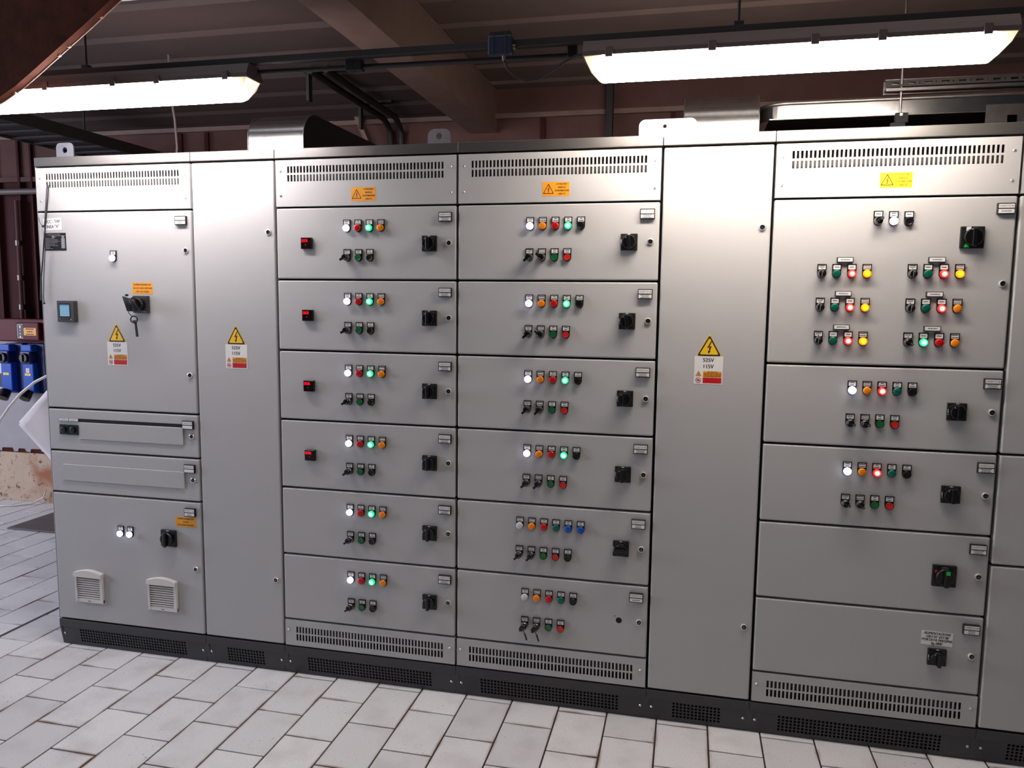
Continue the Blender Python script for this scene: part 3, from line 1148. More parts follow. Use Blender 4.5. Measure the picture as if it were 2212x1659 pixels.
# seventh section: three blank fronts
for z0, z1, lab in ((1.160, 2.060, 'blank grey compartment front at the picture edge, upper one below the vents'),
                    (0.756, 1.160, 'blank grey compartment front at the picture edge, middle one'),
                    (ZB, 0.756, 'blank grey compartment front at the picture edge, lowest one above the plinth')):
    unit(6, z0, z1, lab, 'blank fronts at the edge of the photo', 'compartment_front', 'panel')

# first section: incoming compartment, two slim units, lower compartment
G1 = 'compartments of the incoming section'
t1 = unit(0, 1.160, 2.060, 'tall grey incoming compartment marked MCC TAP LINEA A with power meter and warning sign', G1)
Z1 = 1.160
pilot(t1, 0.399, 1.8505 - Z1, 'W', 0)
lock(t1, 0.766, 1.8835 - Z1)
lock(t1, 0.766, 1.3365 - Z1)
name_plate(t1, 0.750, 2.0120 - Z1, 'CASSETTO 1A', 2)


def flat_sign(parent, x, z, w, h, name, mats, y=-0.0006):
    return MB().box(-w / 2, w / 2, y, 0, -h / 2, h / 2), name, mats, parent, (x, 0, z)


q = MB().box(-0.0490, 0.0490, -0.0006, 0, -0.0265, 0.0265)
q.text('MCC - TAP', 0.000, 0.011, 0.0205, -0.0009, 1, sx=0.86)
q.text('MCC - TAP', 0.0008, 0.011, 0.0205, -0.00092, 1, sx=0.86)
q.text('LINEA "A"', -0.0012, -0.012, 0.0205, -0.00092, 1, sx=0.86)
q.text('LINEA "A"', -0.002, -0.012, 0.0205, -0.0009, 1, sx=0.86)
o = q.build('section_sticker', ['white', 'print'], t1, (0.0805, 0, 2.0045 - Z1), recalc=False)
o.rotation_euler = (0, -0.03, 0)
q = MB().box(-0.0590, 0.0590, -0.0012, 0, -0.0395, 0.0395)
rr = random.Random(3)
for n_, (wd, x0) in enumerate(((.070, -.040), (.078, -.030), (.016, -.014), (.040, -.052), (.068, -.052), (.078, -.052), (.060, -.052), (.046, -.052), (.058, -.052), (.024, -.052), (.030, -.052))):
    zz = 0.0335 - 0.0064 * n_
    x = x0
    while x < x0 + wd:
        l = rr.uniform(.004, .012)
        q.add([(x, -0.0014, zz - .0011), (x + l, -0.0014, zz - .0011), (x + l, -0.0014, zz + .0011), (x, -0.0014, zz + .0011)], [(0, 1, 2, 3)], 1)
        x += l + .0015
q.add([(-0.016, -.0014, .0175), (-.002, -.0014, .0175), (-.002, -.0014, .0255), (-0.016, -.0014, .0255)], [(0, 1, 2, 3)], 1)
q.add([(0.034, -.0014, -.030), (.053, -.0014, -.030), (.053, -.0014, .0145), (0.034, -.0014, .0145)], [(0, 1, 2, 3)], 1)
q.add([(0.037, -.0014, .0150), (.050, -.0014, .0150), (.050, -.0014, .0265), (0.037, -.0014, .0265)], [(0, 1, 2, 3)], 1)
q.build('rating_plate', ['blackgloss', 'ink_grey'], t1, (0.091, 0, 1.9255 - Z1), recalc=False)


def text_sticker(parent, x, z, w, h, lines, size, mats, tri=False, name='sticker', sx=0.9, cx=0.0, shear=0.0):
    q = MB().box(-w / 2, w / 2, -0.0006, 0, -h / 2, h / 2)
    n = len(lines)
    for k, s in enumerate(lines):
        zz = h / 2 - h * (k + 0.5) / n * 0.92 - h * 0.04
        q.text(s, cx, zz, size, -0.0009, 1, sx=sx, shear=shear)
        q.text(s, cx + 0.0005, zz + 0.0001, size, -0.00092, 1, sx=sx, shear=shear)
    if tri:
        hazard(q, -w * 0.275, -h * 0.04, 0.044, 1, None, 2)
    return q.build(name, mats, parent, (x, 0, z), recalc=False)


def hazard(q, x, z, s, mline, mfill, mbolt, y=-0.0009):
    """warning triangle of side s with a lightning arrow"""
    hh = s * 0.9

    def tri(f):
        r = s * 0.06
        pts = []
        base = [(0, hh * 0.60), (-s / 2, -hh * 0.40), (s / 2, -hh * 0.40)]
        for i in range(3):
            a, b_, c = base[i - 1], base[i], base[(i + 1) % 3]
            pts.append((b_[0] + (a[0] - b_[0]) * 0.06, b_[1] + (a[1] - b_[1]) * 0.06))
            pts.append((b_[0] + (c[0] - b_[0]) * 0.06, b_[1] + (c[1] - b_[1]) * 0.06))
        return [(x + p[0] * f, z - hh * 0.06 + (p[1] + hh * 0.06) * f) for p in pts]
    o_, i_ = tri(1.0), tri(0.80)
    n = len(o_)
    q.add([(p[0], y, p[1]) for p in o_] + [(p[0], y, p[1]) for p in i_], [(k, (k + 1) % n, n + (k + 1) % n, n + k) for k in range(n)], mline)
    if mfill is not None:
        q.add([(p[0], y, p[1]) for p in i_], [list(range(n))], mfill)
    bolt = [(0.06, .30), (-.10, -.02), (.00, .02), (-.02, -.18), (-.07, -.15), (-.015, -.27), (.06, -.14), (.02, -.17), (.10, .09), (.00, .05), (.11, .30)]
    yy = y - 0.0002
    pts = [(x + p[0] * s, yy, z - 0.01 * s + p[1] * s * 0.95) for p in bolt]
    # upper limb, lower limb and arrow head as separate faces
    q.add(pts, [(0, 1, 2, 9, 10)], mbolt)
    q.add(pts, [(2, 3, 7, 8, 9)], mbolt)
    q.add(pts, [(4, 5, 6)], mbolt)


text_sticker(t1, 0.5395, 1.7185 - Z1, 0.103, 0.050, ('ALIMENTAZIONE 525V', 'DA LSG 103GT 525V-HSE', 'INT. QZ 14 (II-II)'), 0.0098, ['sticker_orange', 'print_brown'], name='supply_sticker')


def warning_sign(parent, x, z0):
    q = MB()
    # triangle on its yellow foil
    s = 0.088
    q.add([(-0.047, -0.0004, 0.0), (0.047, -0.0004, 0.0), (0.0, -0.0004, 0.086)], [(0, 1, 2)], 1)
    hazard(q, 0.0, 0.033, s, 2, 1, 2)
    q.box(-0.0525, 0.0525, -0.0006, 0, -0.106, 0.0, 0)
    q.text('525V', -0.002, -0.0150, 0.0205, -0.0009, 2, sx=0.95)
    q.text('525V', -0.0010, -0.0150, 0.0205, -0.00092, 2, sx=0.95)
    q.text('115V', -0.002, -0.0390, 0.0205, -0.0009, 2, sx=0.95)
    q.text('115V', -0.0010, -0.0390, 0.0205, -0.00092, 2, sx=0.95)
    q.box(-0.020, 0.0485, -0.0009, -0.0005, -0.0790, -0.0565, 3)
    q.box(-0.020, 0.0485, -0.0009, -0.0005, -0.1020, -0.0805, 4)
    rnd = random.Random(11)
    for k, wd in enumerate((.036, .062, .062, .062)):
        zz = -0.0595 - 0.0054 * k
        xq = 0.0145 - wd / 2
        while xq < 0.0145 + wd / 2 - .002:
            l = rnd.uniform(.006, .014)
            q.add([(xq, -.0011, zz - .0012), (min(xq + l, .0465), -.0011, zz - .0012), (min(xq + l, .0465), -.0011, zz + .0012), (xq, -.0011, zz + .0012)], [(0, 1, 2, 3)], 5)
            xq += l + .0016
    for k, wd in enumerate((.024, .050, .046)):
        zz = -0.0850 - 0.0055 * k
        q.add([(-.012, -.0011, zz - .0005), (-.012 + wd, -.0011, zz - .0005), (-.012 + wd, -.0011, zz + .0005), (-.012, -.0011, zz + .0005)], [(0, 1, 2, 3)], 6)
    hazard(q, -0.0365, -0.0675, 0.0215, 2, 3, 2)
    arc(q, 0.0080, 0, 360, 0.0022, -0.0009, 4, 24)
    o = len(q.v)
    # move the prohibition ring to its place
    for i in range(o - 50, o):
        a = q.v[i]
        q.v[i] = (a[0] - 0.0365, a[1], a[2] - 0.0915)
    q.add([(-0.0435, -.0010, -.0850), (-.0415, -.0010, -.0850), (-.0295, -.0010, -.0980), (-.0315, -.0010, -.0980)], [(0, 1, 2, 3)], 4)
    q.box(-0.041, -0.032, -0.0009, -0.0006, -0.094, -0.089, 2)
    return q.build('warning_sign', ['white', 'sign_yellow', 'print', 'sticker_orange', 'sign_red', 'print_brown', 'lens_red'], parent, (x, 0, z0), recalc=False)


warning_sign(t1, 0.3955, 1.4755 - Z1)
warning_sign(cable_doors[0], 0.1980, 1.4785)
warning_sign(cable_doors[1], 0.1945, 1.4805)
for d in cable_doors:
    lock(d, 0.3660, 1.9590)
    lock(d, 0.3650, 0.4340)
text_sticker(CABS[2], 0.3990, 2.1085, 0.106, 0.056, ('ATTENZIONE !', 'BANDELLE', 'DI DISTRIBUZIONE', 'LINEA "A"'), 0.0092, ['sticker_orange', 'print_brown', 'print_brown'], True, 'hazard_sticker', 0.70, 0.0235, 0.12)
text_sticker(CABS[3], 0.3975, 2.1120, 0.106, 0.054, ('ATTENZIONE !', 'BANDELLE', 'DI DISTRIBUZIONE', 'LINEA "A"'), 0.0092, ['sticker_orange', 'print_brown', 'print_brown'], True, 'hazard_sticker', 0.70, 0.0235, 0.12)
text_sticker(CABS[5], 0.4080, 2.1180, 0.105, 0.052, ('ATTENZIONE !', 'BANDELLE', 'DI DISTRIBUZIONE', 'LINEA "A"'), 0.0092, ['sticker_yellow', 'print_brown', 'print_brown'], True, 'hazard_sticker', 0.70, 0.0235, 0.12)

# power meter
q = MB().box(-0.0485, 0.0485, -0.022, 0, -0.0485, 0.0485, 0, 0.004, 2)
q.text('METER', 0, 0, 0.001, 0.01, 0) if False else None
pm = q.build('power_meter', 'darkgrey', t1, (0.1475, 0, 1.6105 - Z1))
q = MB().box(-0.033, 0.024, -0.0228, -0.021, -0.026, 0.036, 1)
q.box(-0.029, 0.0215, -0.0234, -0.0225, -0.022, 0.031, 0)
q.box(-0.029, 0.0215, -0.0236, -0.0232, 0.025, 0.031, 2)
for k in range(3):
    q.box(-0.026, 0.018, -0.0236, -0.0232, 0.010 - 0.011 * k, 0.0107 - 0.011 * k, 2)
q.build('screen', ['screen', 'blackgloss', 'screen_bar'], pm)
for k in range(4):
    MB().lathe([(0.0042, -0.022), (0.0042, -0.0245), (0.0032, -0.0252)], 12).build('meter_button', 'steelgrey', pm, (-0.0245 + 0.0125 * k, 0, -0.0325))
MB().lathe([(0.0020, -0.022), (0.0020, -0.0235)], 8).build('status_led', 'sticker_yellow', pm, (0.028, 0, -0.036))

# main switch and what hangs on it
rs = link('rotary_switch', MB().box(-0.0400, 0.0400, -0.014, 0, -0.0380, 0.0380, 0, 0.003, 2).mesh('rotary_switch', ['darkgrey']), t1, (0.5350, 0, 1.6470 - Z1))
q = MB().lathe([(0.027, -0.014), (0.027, -0.034), (0.024, -0.040)], 24)
q.box(-0.010, 0.010, -0.058, -0.036, -0.032, 0.032, 0, 0.004, 2)
q.v = [(p[0] * math.cos(.45) - p[2] * math.sin(.45), p[1], p[0] * math.sin(.45) + p[2] * math.cos(.45)) for p in q.v]
q.build('knob', 'blackgloss', rs)
MB().box(0.014, 0.028, -0.0146, -0.0135, -0.0335, -0.0310).build('position_mark', 'ink_grey', rs)
kr = thing('key_bundle', 'black bundle of keys with ring and strap hanging from the main switch', 'keys', (0.5350, 0, 1.6470))
q = MB()
rr = random.Random(5)
for k in range(7):
    x0 = -0.045 + 0.008 * k
    q.tube([(x0, -0.066 - 0.002 * (k % 3), 0.034 - 0.002 * k), (x0 + 0.010, -0.070 - 0.002 * (k % 2), 0.014), (x0 + 0.018, -0.069, -0.010), (x0 + 0.022 - 0.001 * k, -0.066, -0.030)], 0.0030 + 0.0006 * (k % 3), 6)
q.build('keys', 'black', kr)
MB().lathe([(0.005, -0.064), (0.005, -0.074), (0.003, -0.077)], 12, 0, -0.022, 0.040).build('pin', 'blackgloss', kr)
q = MB()
q.tube([(-0.022, -0.058, -0.026), (-0.028, -0.056, -0.036), (-0.018, -0.054, -0.048), (-0.010, -0.052, -0.054)], 0.0018, 6)
q.build('cord', 'black', kr)
q = MB()
q.tube([(-0.006 + 0.017 * math.cos(2 * PI * k / 20), -0.050, -0.066 + 0.0145 * math.sin(2 * PI * k / 20)) for k in range(20)], 0.0030, 6, 0, True)
q.build('key_ring', 'blackgloss', kr)
q = MB()
q.add([(-0.013, -0.052, -0.070), (0.006, -0.052, -0.070), (0.004, -0.050, -0.086), (0.009, -0.048, -0.142), (-0.001, -0.048, -0.142), (-0.004, -0.050, -0.086),
       (-0.013, -0.047, -0.070), (0.006, -0.047, -0.070), (0.004, -0.045, -0.086), (0.009, -0.043, -0.142), (-0.001, -0.043, -0.142), (-0.004, -0.045, -0.086)],
      [(0, 1, 2, 5), (5, 2, 3, 4), (6, 7, 8, 11), (11, 8, 9, 10), (0, 1, 7, 6), (1, 2, 8, 7), (2, 3, 9, 8), (3, 4, 10, 9), (4, 5, 11, 10), (5, 0, 6, 11)])
q.build('strap', 'black', kr)

# slim unit with the two sockets
t = unit(0, 0.960, 1.160, 'slim grey unit with two small dark sockets and a black slot', G1)
for k in range(2):
    q = MB().box(-0.0258, 0.0258, -0.003, 0, -0.0068, 0.0068, 1)
    q.box(-0.0240, 0.0240, -0.0036, -0.002, -0.0054, 0.0054, 0)
    bars(q, 0, 0, 0.048, 0.011, 6, 1, -0.0039, random.Random(k))
    q.build('label_strip', ['white', 'ink_grey'], t, (0.0895 + 0.053 * k, 0, 0.1475), recalc=False)
    q = MB().box(-0.0248, 0.0248, -0.007, 0, -0.0235, 0.0235, 0, 0.002, 1)
    o = q.build('socket', 'greenblack', t, (0.0905 + 0.0505 * k, 0, 0.1010))
    q = MB().lathe([(0.016, -0.007), (0.016, -0.012), (0.012, -0.013)], 6)
    q.build('socket_cover', 'blackgloss', o)
q = MB().box(0.168, 0.7255, -0.0010, 0, 0.139, 0.1545, 1)
q.build('slot', ['paint', 'plinthvoid'], t)
MB().box(0.172, 0.722, -0.005, 0, 0.0590, 0.1385, 0, 0.002, 1).build('blanking_plate', 'paint', t)
lock(t, 0.7640, 0.1005)
name_plate(t, 0.7500, 0.1525, 'CASSETTO 1B', None)
t = unit(0, 0.760, 0.960, 'slim grey unit with one long raised blanking plate', G1)
MB().box(0.072, 0.7215, -0.005, 0, 0.0585, 0.1365, 0, 0.002, 1).build('blanking_plate', 'paint', t)
lock(t, 0.7640, 0.1015)
name_plate(t, 0.7505, 0.1535, 'CASSETTO 1C', None)
t = unit(0, ZB, 0.760, 'lower grey compartment with two ivory fan grilles and two lit white lamps', G1)
pilot(t, 0.3745, 0.5855 - ZB, 'W', 2)
pilot(t, 0.4250, 0.5855 - ZB, 'W', 2)
rotary(t, 0.6295, 0.5830 - ZB, 0.0385, 0)
lock(t, 0.7620, 0.4465 - ZB)
name_plate(t, 0.7450, 0.7120 - ZB, 'CASSETTO 1D', 2)
text_sticker(t, 0.7165, 0.6635 - ZB, 0.104, 0.047, ('ALIMENTAZIONE 115V', 'DA QZ', 'ESCLUSIONE QUADRO'), 0.0090, ['sticker_orange', 'print_brown'], name='supply_sticker')


def fan_grille(parent, x, z):
    w, h = 0.076, 0.079
    q = MB()
    # frame with a domed top bar
    top = [(-w, h - 0.030)] + [(-w + 2 * w * k / 12, h - 0.012 + 0.014 * math.sin(PI * k / 12)) for k in range(13)] + [(w, h - 0.030)]
    q.prism(top, 0, -0.024)
    q.box(-w, -w + 0.011, -0.015, 0, -h, h - 0.025, 0, 0.002, 1)
    q.box(w - 0.016, w, -0.015, 0, -h, h - 0.025, 0, 0.003, 1)
    q.box(-w, w, -0.012, 0, -h, -h + 0.020, 0, 0.002, 1)
    o = q.build('fan_grille', 'ivory', parent, (x, 0, z))
    MB().box(-w + 0.010, w - 0.014, -0.002, 0, -h + 0.018, h - 0.028).build('filter_backing', 'grille_dark', o)
    sl = cached('slat', lambda: MB().add([(-w + .010, -.013, -.0008), (w - .015, -.013, -.0008), (w - .015, -.013, .0030), (-w + .010, -.013, .0030),
                                          (-w + .010, -.002, .0035), (w - .015, -.002, .0035), (w - .015, -.002, .0060), (-w + .010, -.002, .0060)],
                                         [(0, 1, 2, 3), (4, 5, 6, 7), (0, 1, 5, 4), (1, 2, 6, 5), (2, 3, 7, 6), (3, 0, 4, 7)]).mesh('slat', ['ivory']))
    for k in range(10):
        link('slat', sl, o, (0, 0, -h + 0.0245 + 0.0108 * k))
    MB().box(-0.008, 0.008, -0.0126, -0.0115, -h + 0.007, -h + 0.010).build('embossed_mark', 'void', o)


fan_grille(t, 0.1900, 0.3120 - ZB)
fan_grille(t, 0.5880, 0.3120 - ZB)

# black wires hanging down the first section
w_ = thing('hanging_wires', 'thin black wires tied together hanging down from the vent of the first section', 'wire', (0.07, -0.004, 2.17))
q = MB()
off = Vector((0.07, -0.004, 2.17))


def P(x, y, z):
    return Vector((x, y, z)) - off


q.tube([P(.0800, -.006, 2.176), P(.0785, -.010, 2.165), P(.0700, -.011, 2.10), P(.0580, -.012, 2.02), P(.0520, -.012, 1.985), P(.0420, -.012, 1.93), P(.0290, -.012, 1.84), P(.0150, -.012, 1.76), P(.0075, -.012, 1.66)], 0.0030, 6)
q.build('thick_wire', 'black', w_)
q = MB()
q.tube([P(.0700, -.006, 2.172), P(.0690, -.010, 2.160), P(.0600, -.011, 2.08), P(.0480, -.012, 1.995), P(.0500, -.012, 1.96), P(.0440, -.012, 1.88), P(.0300, -.012, 1.76), P(.0230, -.012, 1.68), P(.0240, -.012, 1.650)], 0.0018, 6)
q.build('thin_wire', 'black', w_)
q = MB()
q.box(-0.012, 0.006, -0.006, 0.003, -0.006, 0.004, 0, 0.002, 1)
q.v = [(a[0] + .050 - off.x, a[1] - .012 - off.y, a[2] + 1.995 - off.z) for a in q.v]
q.tube([P(.043, -.014, 1.996), P(.031, -.014, 2.004), P(.024, -.013, 2.018), P(.021, -.012, 2.034)], 0.0011, 6)
q.build('cable_tie', 'black', w_)
MB().box(-.004, .004, -.005, .003, -.004, .004, 0, 0.0015, 1).build('wire_end', 'black', w_, tuple(P(.0245, -.011, 1.646)))

# ------------------------------------------------------------------ on top of the cabinets


def lug(x0, x1, h, hole, label, m, r, yy=0.10, hx=None, hz=None):
    """upright lifting plate with a round hole"""
    t = thing('lifting_lug', label, 'lifting lug', ((x0 + x1) / 2, yy, ZC))
    hw = (x1 - x0) / 2
    outer = [(-hw, 0.0), (hw, 0.0)]
    outer += [(hw - r + r * math.cos(a), h - r + r * math.sin(a)) for a in [PI / 2 * k / 6 for k in range(7)]]
    outer += [(-hw + r + r * math.cos(a), h - r + r * math.sin(a)) for a in [PI / 2 + PI / 2 * k / 6 for k in range(7)]]
    hx = 0.0 if hx is None else hx
    hz = h * 0.6 if hz is None else hz
    bm = bmesh.new()
    ov = [bm.verts.new((p[0], 0, p[1])) for p in outer]
    iv = [bm.verts.new((hx + hole * math.cos(2 * PI * k / 20), 0, hz + hole * math.sin(2 * PI * k / 20))) for k in range(20)]
    eg = [bm.edges.new((ov[k], ov[(k + 1) % len(ov)])) for k in range(len(ov))] + [bm.edges.new((iv[k], iv[(k + 1) % 20])) for k in range(20)]
    bmesh.ops.triangle_fill(bm, edges=eg, use_beauty=True, use_dissolve=False)
    for f in [f for f in bm.faces if (f.calc_center_median() - Vector((hx, 0, hz))).length < hole * 0.75]:
        bm.faces.remove(f)
    ext = bmesh.ops.extrude_face_region(bm, geom=bm.faces[:])
    bmesh.ops.translate(bm, vec=(0, 0.006, 0), verts=[g for g in ext['geom'] if isinstance(g, bmesh.types.BMVert)])
    bmesh.ops.recalc_face_normals(bm, faces=bm.faces[:])
    me = bpy.data.meshes.new('plate')
    bm.to_mesh(me)
    bm.free()
    me.materials.append(M[m])
    link('plate', me, t)
    MB().box(-hw, hw, 0.0, 0.045, 0, 0.005).build('foot', m, t)
    for sx in (-0.55, 0.25):
        MB().lathe([(0.008, -0.001), (0.008, -0.008), (0.006, -0.010)], 6).build('bolt', 'chrome', t, (sx * hw, 0, 0.012))
    return t


lug(0.028, 0.122, 0.083, 0.0135, 'small zinc lifting lug on top of the first section', 'zinc', 0.022, hz=0.050)
lug(1.842, 1.940, 0.078, 0.0125, 'small zinc lifting lug in shadow where two drawer columns meet', 'zinc', 0.030, hz=0.049)
lug(2.702, 2.920, 0.080, 0.0075, 'large brightly lit lifting bracket with one small hole', 'whitelug', 0.024, hx=-0.011, hz=0.053)


def duct(x0, x1, y0, label, ztop=2.518, zlip=2.42):
    t = thing('exhaust_duct', label, 'duct', ((x0 + x1) / 2, y0, ZC), 'sheet metal exhaust ducts on the cabinet tops')
    hw = (x1 - x0) / 2
    r = ztop - zlip
    prof = [(0.0, 0.0), (0.0, zlip - ZC - 0.02)]
    prof += [((0.14) * (1 - math.cos(a)), zlip - ZC - 0.02 + (r + 0.02) * math.sin(a)) for a in [PI / 2 * k / 12 for k in range(1, 13)]]
    prof += [(1.0, ztop - ZC + 0.008), (1.50 - y0, ztop - ZC + 0.010)]
    n = len(prof)
    q = MB()
    q.add([(-hw, p[0], p[1]) for p in prof] + [(hw, p[0], p[1]) for p in prof], [(k, k + 1, n + k + 1, n + k) for k in range(n - 1)], 0, True)
    q.build('curved_sheet', 'galv', t, recalc=True)
    q = MB()
    for s in (-1, 1):
        pts = [(s * hw, p[0], p[1]) for p in prof] + [(s * hw, prof[-1][0], 0.0)]
        q.add(pts, [list(range(len(pts)))], 0)
    q.build('side_sheet', 'darkpipe', t)
    for s in (-1, 1):
        MB().tube([(s * (hw - 0.001), p[0] - 0.001, p[1] + 0.001) for p in prof[:14]], 0.0022, 5).build('flanged_edge', 'galvdull', t)
    for s in (-0.12, 0.14):
        MB().lathe([(0.0035, 0.0), (0.0035, -0.002)], 8).build('rivet', 'chrome', t, (s * hw, 0, 0.035))
    return t


duct(0.935, 1.212, 0.235, 'galvanised exhaust duct with rounded front over the first narrow section')
duct(2.868, 3.158, 0.250, 'galvanised exhaust duct with rounded front beside the large lifting bracket', 2.517, 2.41)

# cable tray behind the sixth section's top
ct = thing('cable_tray', 'galvanised cable tray with rounded end above the last full section', 'cable tray', (3.6, 0.30, 2.40))
q = MB()
path = [(3.168, 0.46)] + [(3.168 + 0.10 * (1 - math.cos(a)), 0.30 + 0.10 * (1 - math.sin(a))) for a in [PI / 2 * k / 8 for k in range(1, 9)]] + [(4.75, 0.30)]
path = [(p[0] - 3.6, p[1] - 0.30) for p in path]


def strip(path, z0, z1, th, q, m=0):
    n = len(path)
    vs = [(p[0], p[1], z0) for p in path] + [(p[0], p[1], z1) for p in path] + [(p[0], p[1] + th, z0) for p in path] + [(p[0], p[1] + th, z1) for p in path]
    fs = []
    for k in range(n - 1):
        fs += [(k, k + 1, n + k + 1, n + k), (2 * n + k, 2 * n + k + 1, 3 * n + k + 1, 3 * n + k), (k, k + 1, 2 * n + k + 1, 2 * n + k), (n + k, n + k + 1, 3 * n + k + 1, 3 * n + k)]
    q.add(vs, fs, m)


strip(path, 0.008, 0.060, 0.003, q)
q.build('side_rail', 'galv', ct)
q = MB()
q.tube([(p[0], p[1], 0.066) for p in path], 0.0075, 8)
q.build('top_lip', 'galvdull', ct)
MB().box(-0.40, 1.15, 0.004, 0.30, 0.006, 0.010).build('tray_floor', 'galvdull', ct)
for dx in (-0.385, -0.355):
    for dz in (0.020, 0.048):
        MB().lathe([(0.0045, 0.0), (0.0045, -0.003)], 8).build('bolt', 'chrome', ct, (dx + (0.065 if dx > -0.37 else 0.06), 0.0, dz))
q = MB()
q.holes((0.372, 1.15), (-0.098, 0.030), [(0.446, 0.480)], [(-0.042, -0.010)], -0.002, 0.004)
q.build('end_plate', 'galvdull', ct)
MB().box(0.078 - 0.018, 0.078 + 0.026, -0.010, 0.012, -0.024, 0.012).box(0.078 - 0.034, 0.078 + 0.018, -0.006, 0.004, -0.099, -0.024).build('clamp', 'plinthvoid', ct)
MB().lathe([(0.006, -0.010), (0.006, -0.016), (0.004, -0.018)], 10, 0, 0.078, 0.004).build('clamp_bolt', 'chrome', ct)
q = MB()
q.box(-0.36, 0.37, 0.02, 0.26, -0.098, -0.050, 0)
q.build('dark_gap_filler', 'darkpipe', ct)  # dark box added to make the empty slot under the tray look dark

st = thing('strut_channel', 'perforated steel strut channel hanging over the cable tray', 'strut channel', (4.2, 0.30, 2.50))
q = MB()
hx = []
x = -0.560
while x < 0.50:
    hx.append((x, x + 0.026))
    hx.append((x + 0.038, x + 0.042))
    x += 0.058
q.holes((-0.582, 0.55), (0.008, 0.036), hx, [(0.016, 0.025)], 0.0, 0.004)
q.v = [(p[0], p[1] + (0.036 - p[2]) * -0.45, p[2]) for p in q.v]
q.build('perforated_face', 'galvdull', st)
MB().box(-0.582, 0.55, -0.016, -0.002, -0.010, 0.004, 0, 0.002, 1).box(-0.582, 0.55, 0.0005, 0.030, 0.0355, 0.0385).box(-0.582, 0.55, 0.028, 0.030, -0.010, 0.037).build('channel_body', 'galvdull', st)
ro = tag(MB().tube([(3.676, 0.296, 2.398), (3.674, 0.296, 2.915)], 0.0048, 8).tube([(3.674, .296, 2.915), (3.674, .296, 3.082)], 0.0048, 8).build('threaded_rod', 'galvdull'),
         'thin vertical threaded rod holding the cable tray and strut channel', 'rod')

# ------------------------------------------------------------------ lamps
YL = -0.330


def batten(x0, x1, glow, label):
    L = (x1 - x0) / 2
    t = thing('batten_light', label, 'lamp', ((x0 + x1) / 2, YL, 2.485), 'fluorescent batten lights above the cabinets')
    # lens trough, lit between its clear ends
    prof = [(-0.050, 0.0), (-0.046, -0.030), (-0.036, -0.062), (-0.022, -0.072), (0.022, -0.072), (0.036, -0.062), (0.046, -0.030), (0.050, 0.0)]
    e = 0.060
    q = MB().prismx(prof, -L + e, L - e)
    # underside glow made weaker only to keep lower doors and floor darker
    q.mi = [1 if all(q.v[i][2] < -0.060 for i in f) else 0 for f in q.f]
    q.build('lit_diffuser', [glow, glow + '_under'], t)
    for s in (-1, 1):
        q = MB()
        n = len(prof)
        inner = [(s * (L - e), p[0], p[1]) for p in prof]
        outer = [(s * (L - 0.055 * min(1, (-p[1] / 0.072) ** 1.5)), p[0] * 0.92, p[1]) for p in prof]
        q.add(inner + outer, [(k, k + 1, n + k + 1, n + k) for k in range(n - 1)] + [list(range(n, 2 * n))], 0)
        q.build('lens_end', 'lamp_end', t)
        MB().box(s * (L - 0.052) - 0.006, s * (L - 0.052) + 0.006, -0.022, 0.022, -0.040, -0.012).build('lamp_holder', 'lens_green', t)
    hp = [(-0.054, -0.002), (-0.054, 0.012), (-0.044, 0.034), (-0.034, 0.050), (0.034, 0.050), (0.044, 0.034), (0.054, 0.012), (0.054, -0.002)]
    MB().prismx(hp, -L - 0.004, L + 0.004).build('housing', 'lamp_housing', t)
    for k in (-0.87, -0.36, 0.12, 0.42, 0.87):
        for s in (-1, 1):
            MB().box(-0.012, 0.012, min(s * 0.052, s * 0.058), max(s * 0.052, s * 0.058), -0.010, 0.022, 0, 0.001, 1).build('clip', 'lamp_housing', t, (k * L, 0, 0))
    return t


batten(0.035, 1.312, 'glow_a', 'lit fluorescent batten light above the first sections, cut by the brown brace')
batten(2.548, 3.826, 'glow_b', 'lit fluorescent batten light above the last sections, seen whole')

# steel rail carrying the lamps, its hangers, the conduit and the junction box
rl = thing('lamp_rail', 'dark steel rail above both batten lights', 'rail', (2.0, YL, 2.55))
MB().box(-3.6, 3.4, -0.016, 0.016, -0.012, 0.012, 0, 0.002, 1).build('rail_bar', 'rail', rl)
for x in (0.590, 3.037, -1.6):
    z1 = 2.92 if x < 1.4 else 3.085
    MB().tube([(x - 2.0, 0, 0.010), (x - 2.0, 0, z1 - 2.55)], 0.0045, 8).build('hanger_rod', 'darkpipe', rl)
    MB().box(x - 2.0 - 0.016, x - 2.0 + 0.016, -0.012, 0.012, 0.010, 0.026, 0, 0.002, 1).build('hanger_nut', 'darkpipe', rl)
cd = thing('conduit', 'thin dark conduit running beside the lamp rail between both lights', 'conduit', (1.9, YL + 0.03, 2.516))
MB().tube([(-0.585, 0, 0.004), (0.0, 0, -0.001), (0.60, 0, -0.004)], 0.009, 8).build('pipe', 'rail', cd)
for x in (1.69, 1.72, 2.50):
    MB().box(x - 1.9 - 0.016, x - 1.9 + 0.016, -0.020, 0.012, -0.016, 0.026, 0, 0.002, 1).build('saddle', 'darkpipe', cd)
jb = thing('junction_box', 'small blue junction box strapped to the lamp rail between both lights', 'junction box', (2.262, YL - 0.03, 2.542))
MB().box(-0.042, 0.042, -0.018, 0.014, -0.036, 0.028, 0, 0.006, 2).build('box', 'boxblue', jb)
MB().box(-0.036, 0.036, -0.012, 0.012, 0.026, 0.040).build('lid', 'darkpipe', jb)
for x in (-0.022, 0.020):
    MB().box(x - 0.0018, x + 0.0018, -0.0195, -0.017, -0.038, 0.034).build('metal_strap', 'galv', jb)
MB().tube([(0.040, 0, -0.010), (0.052, 0, -0.010)], 0.010, 10).build('gland', 'galvdull', jb)
MB().tube([(0.01, 0, -0.034), (0.012, 0, -0.052)], 0.006, 8).build('gland', 'palebrown', jb)
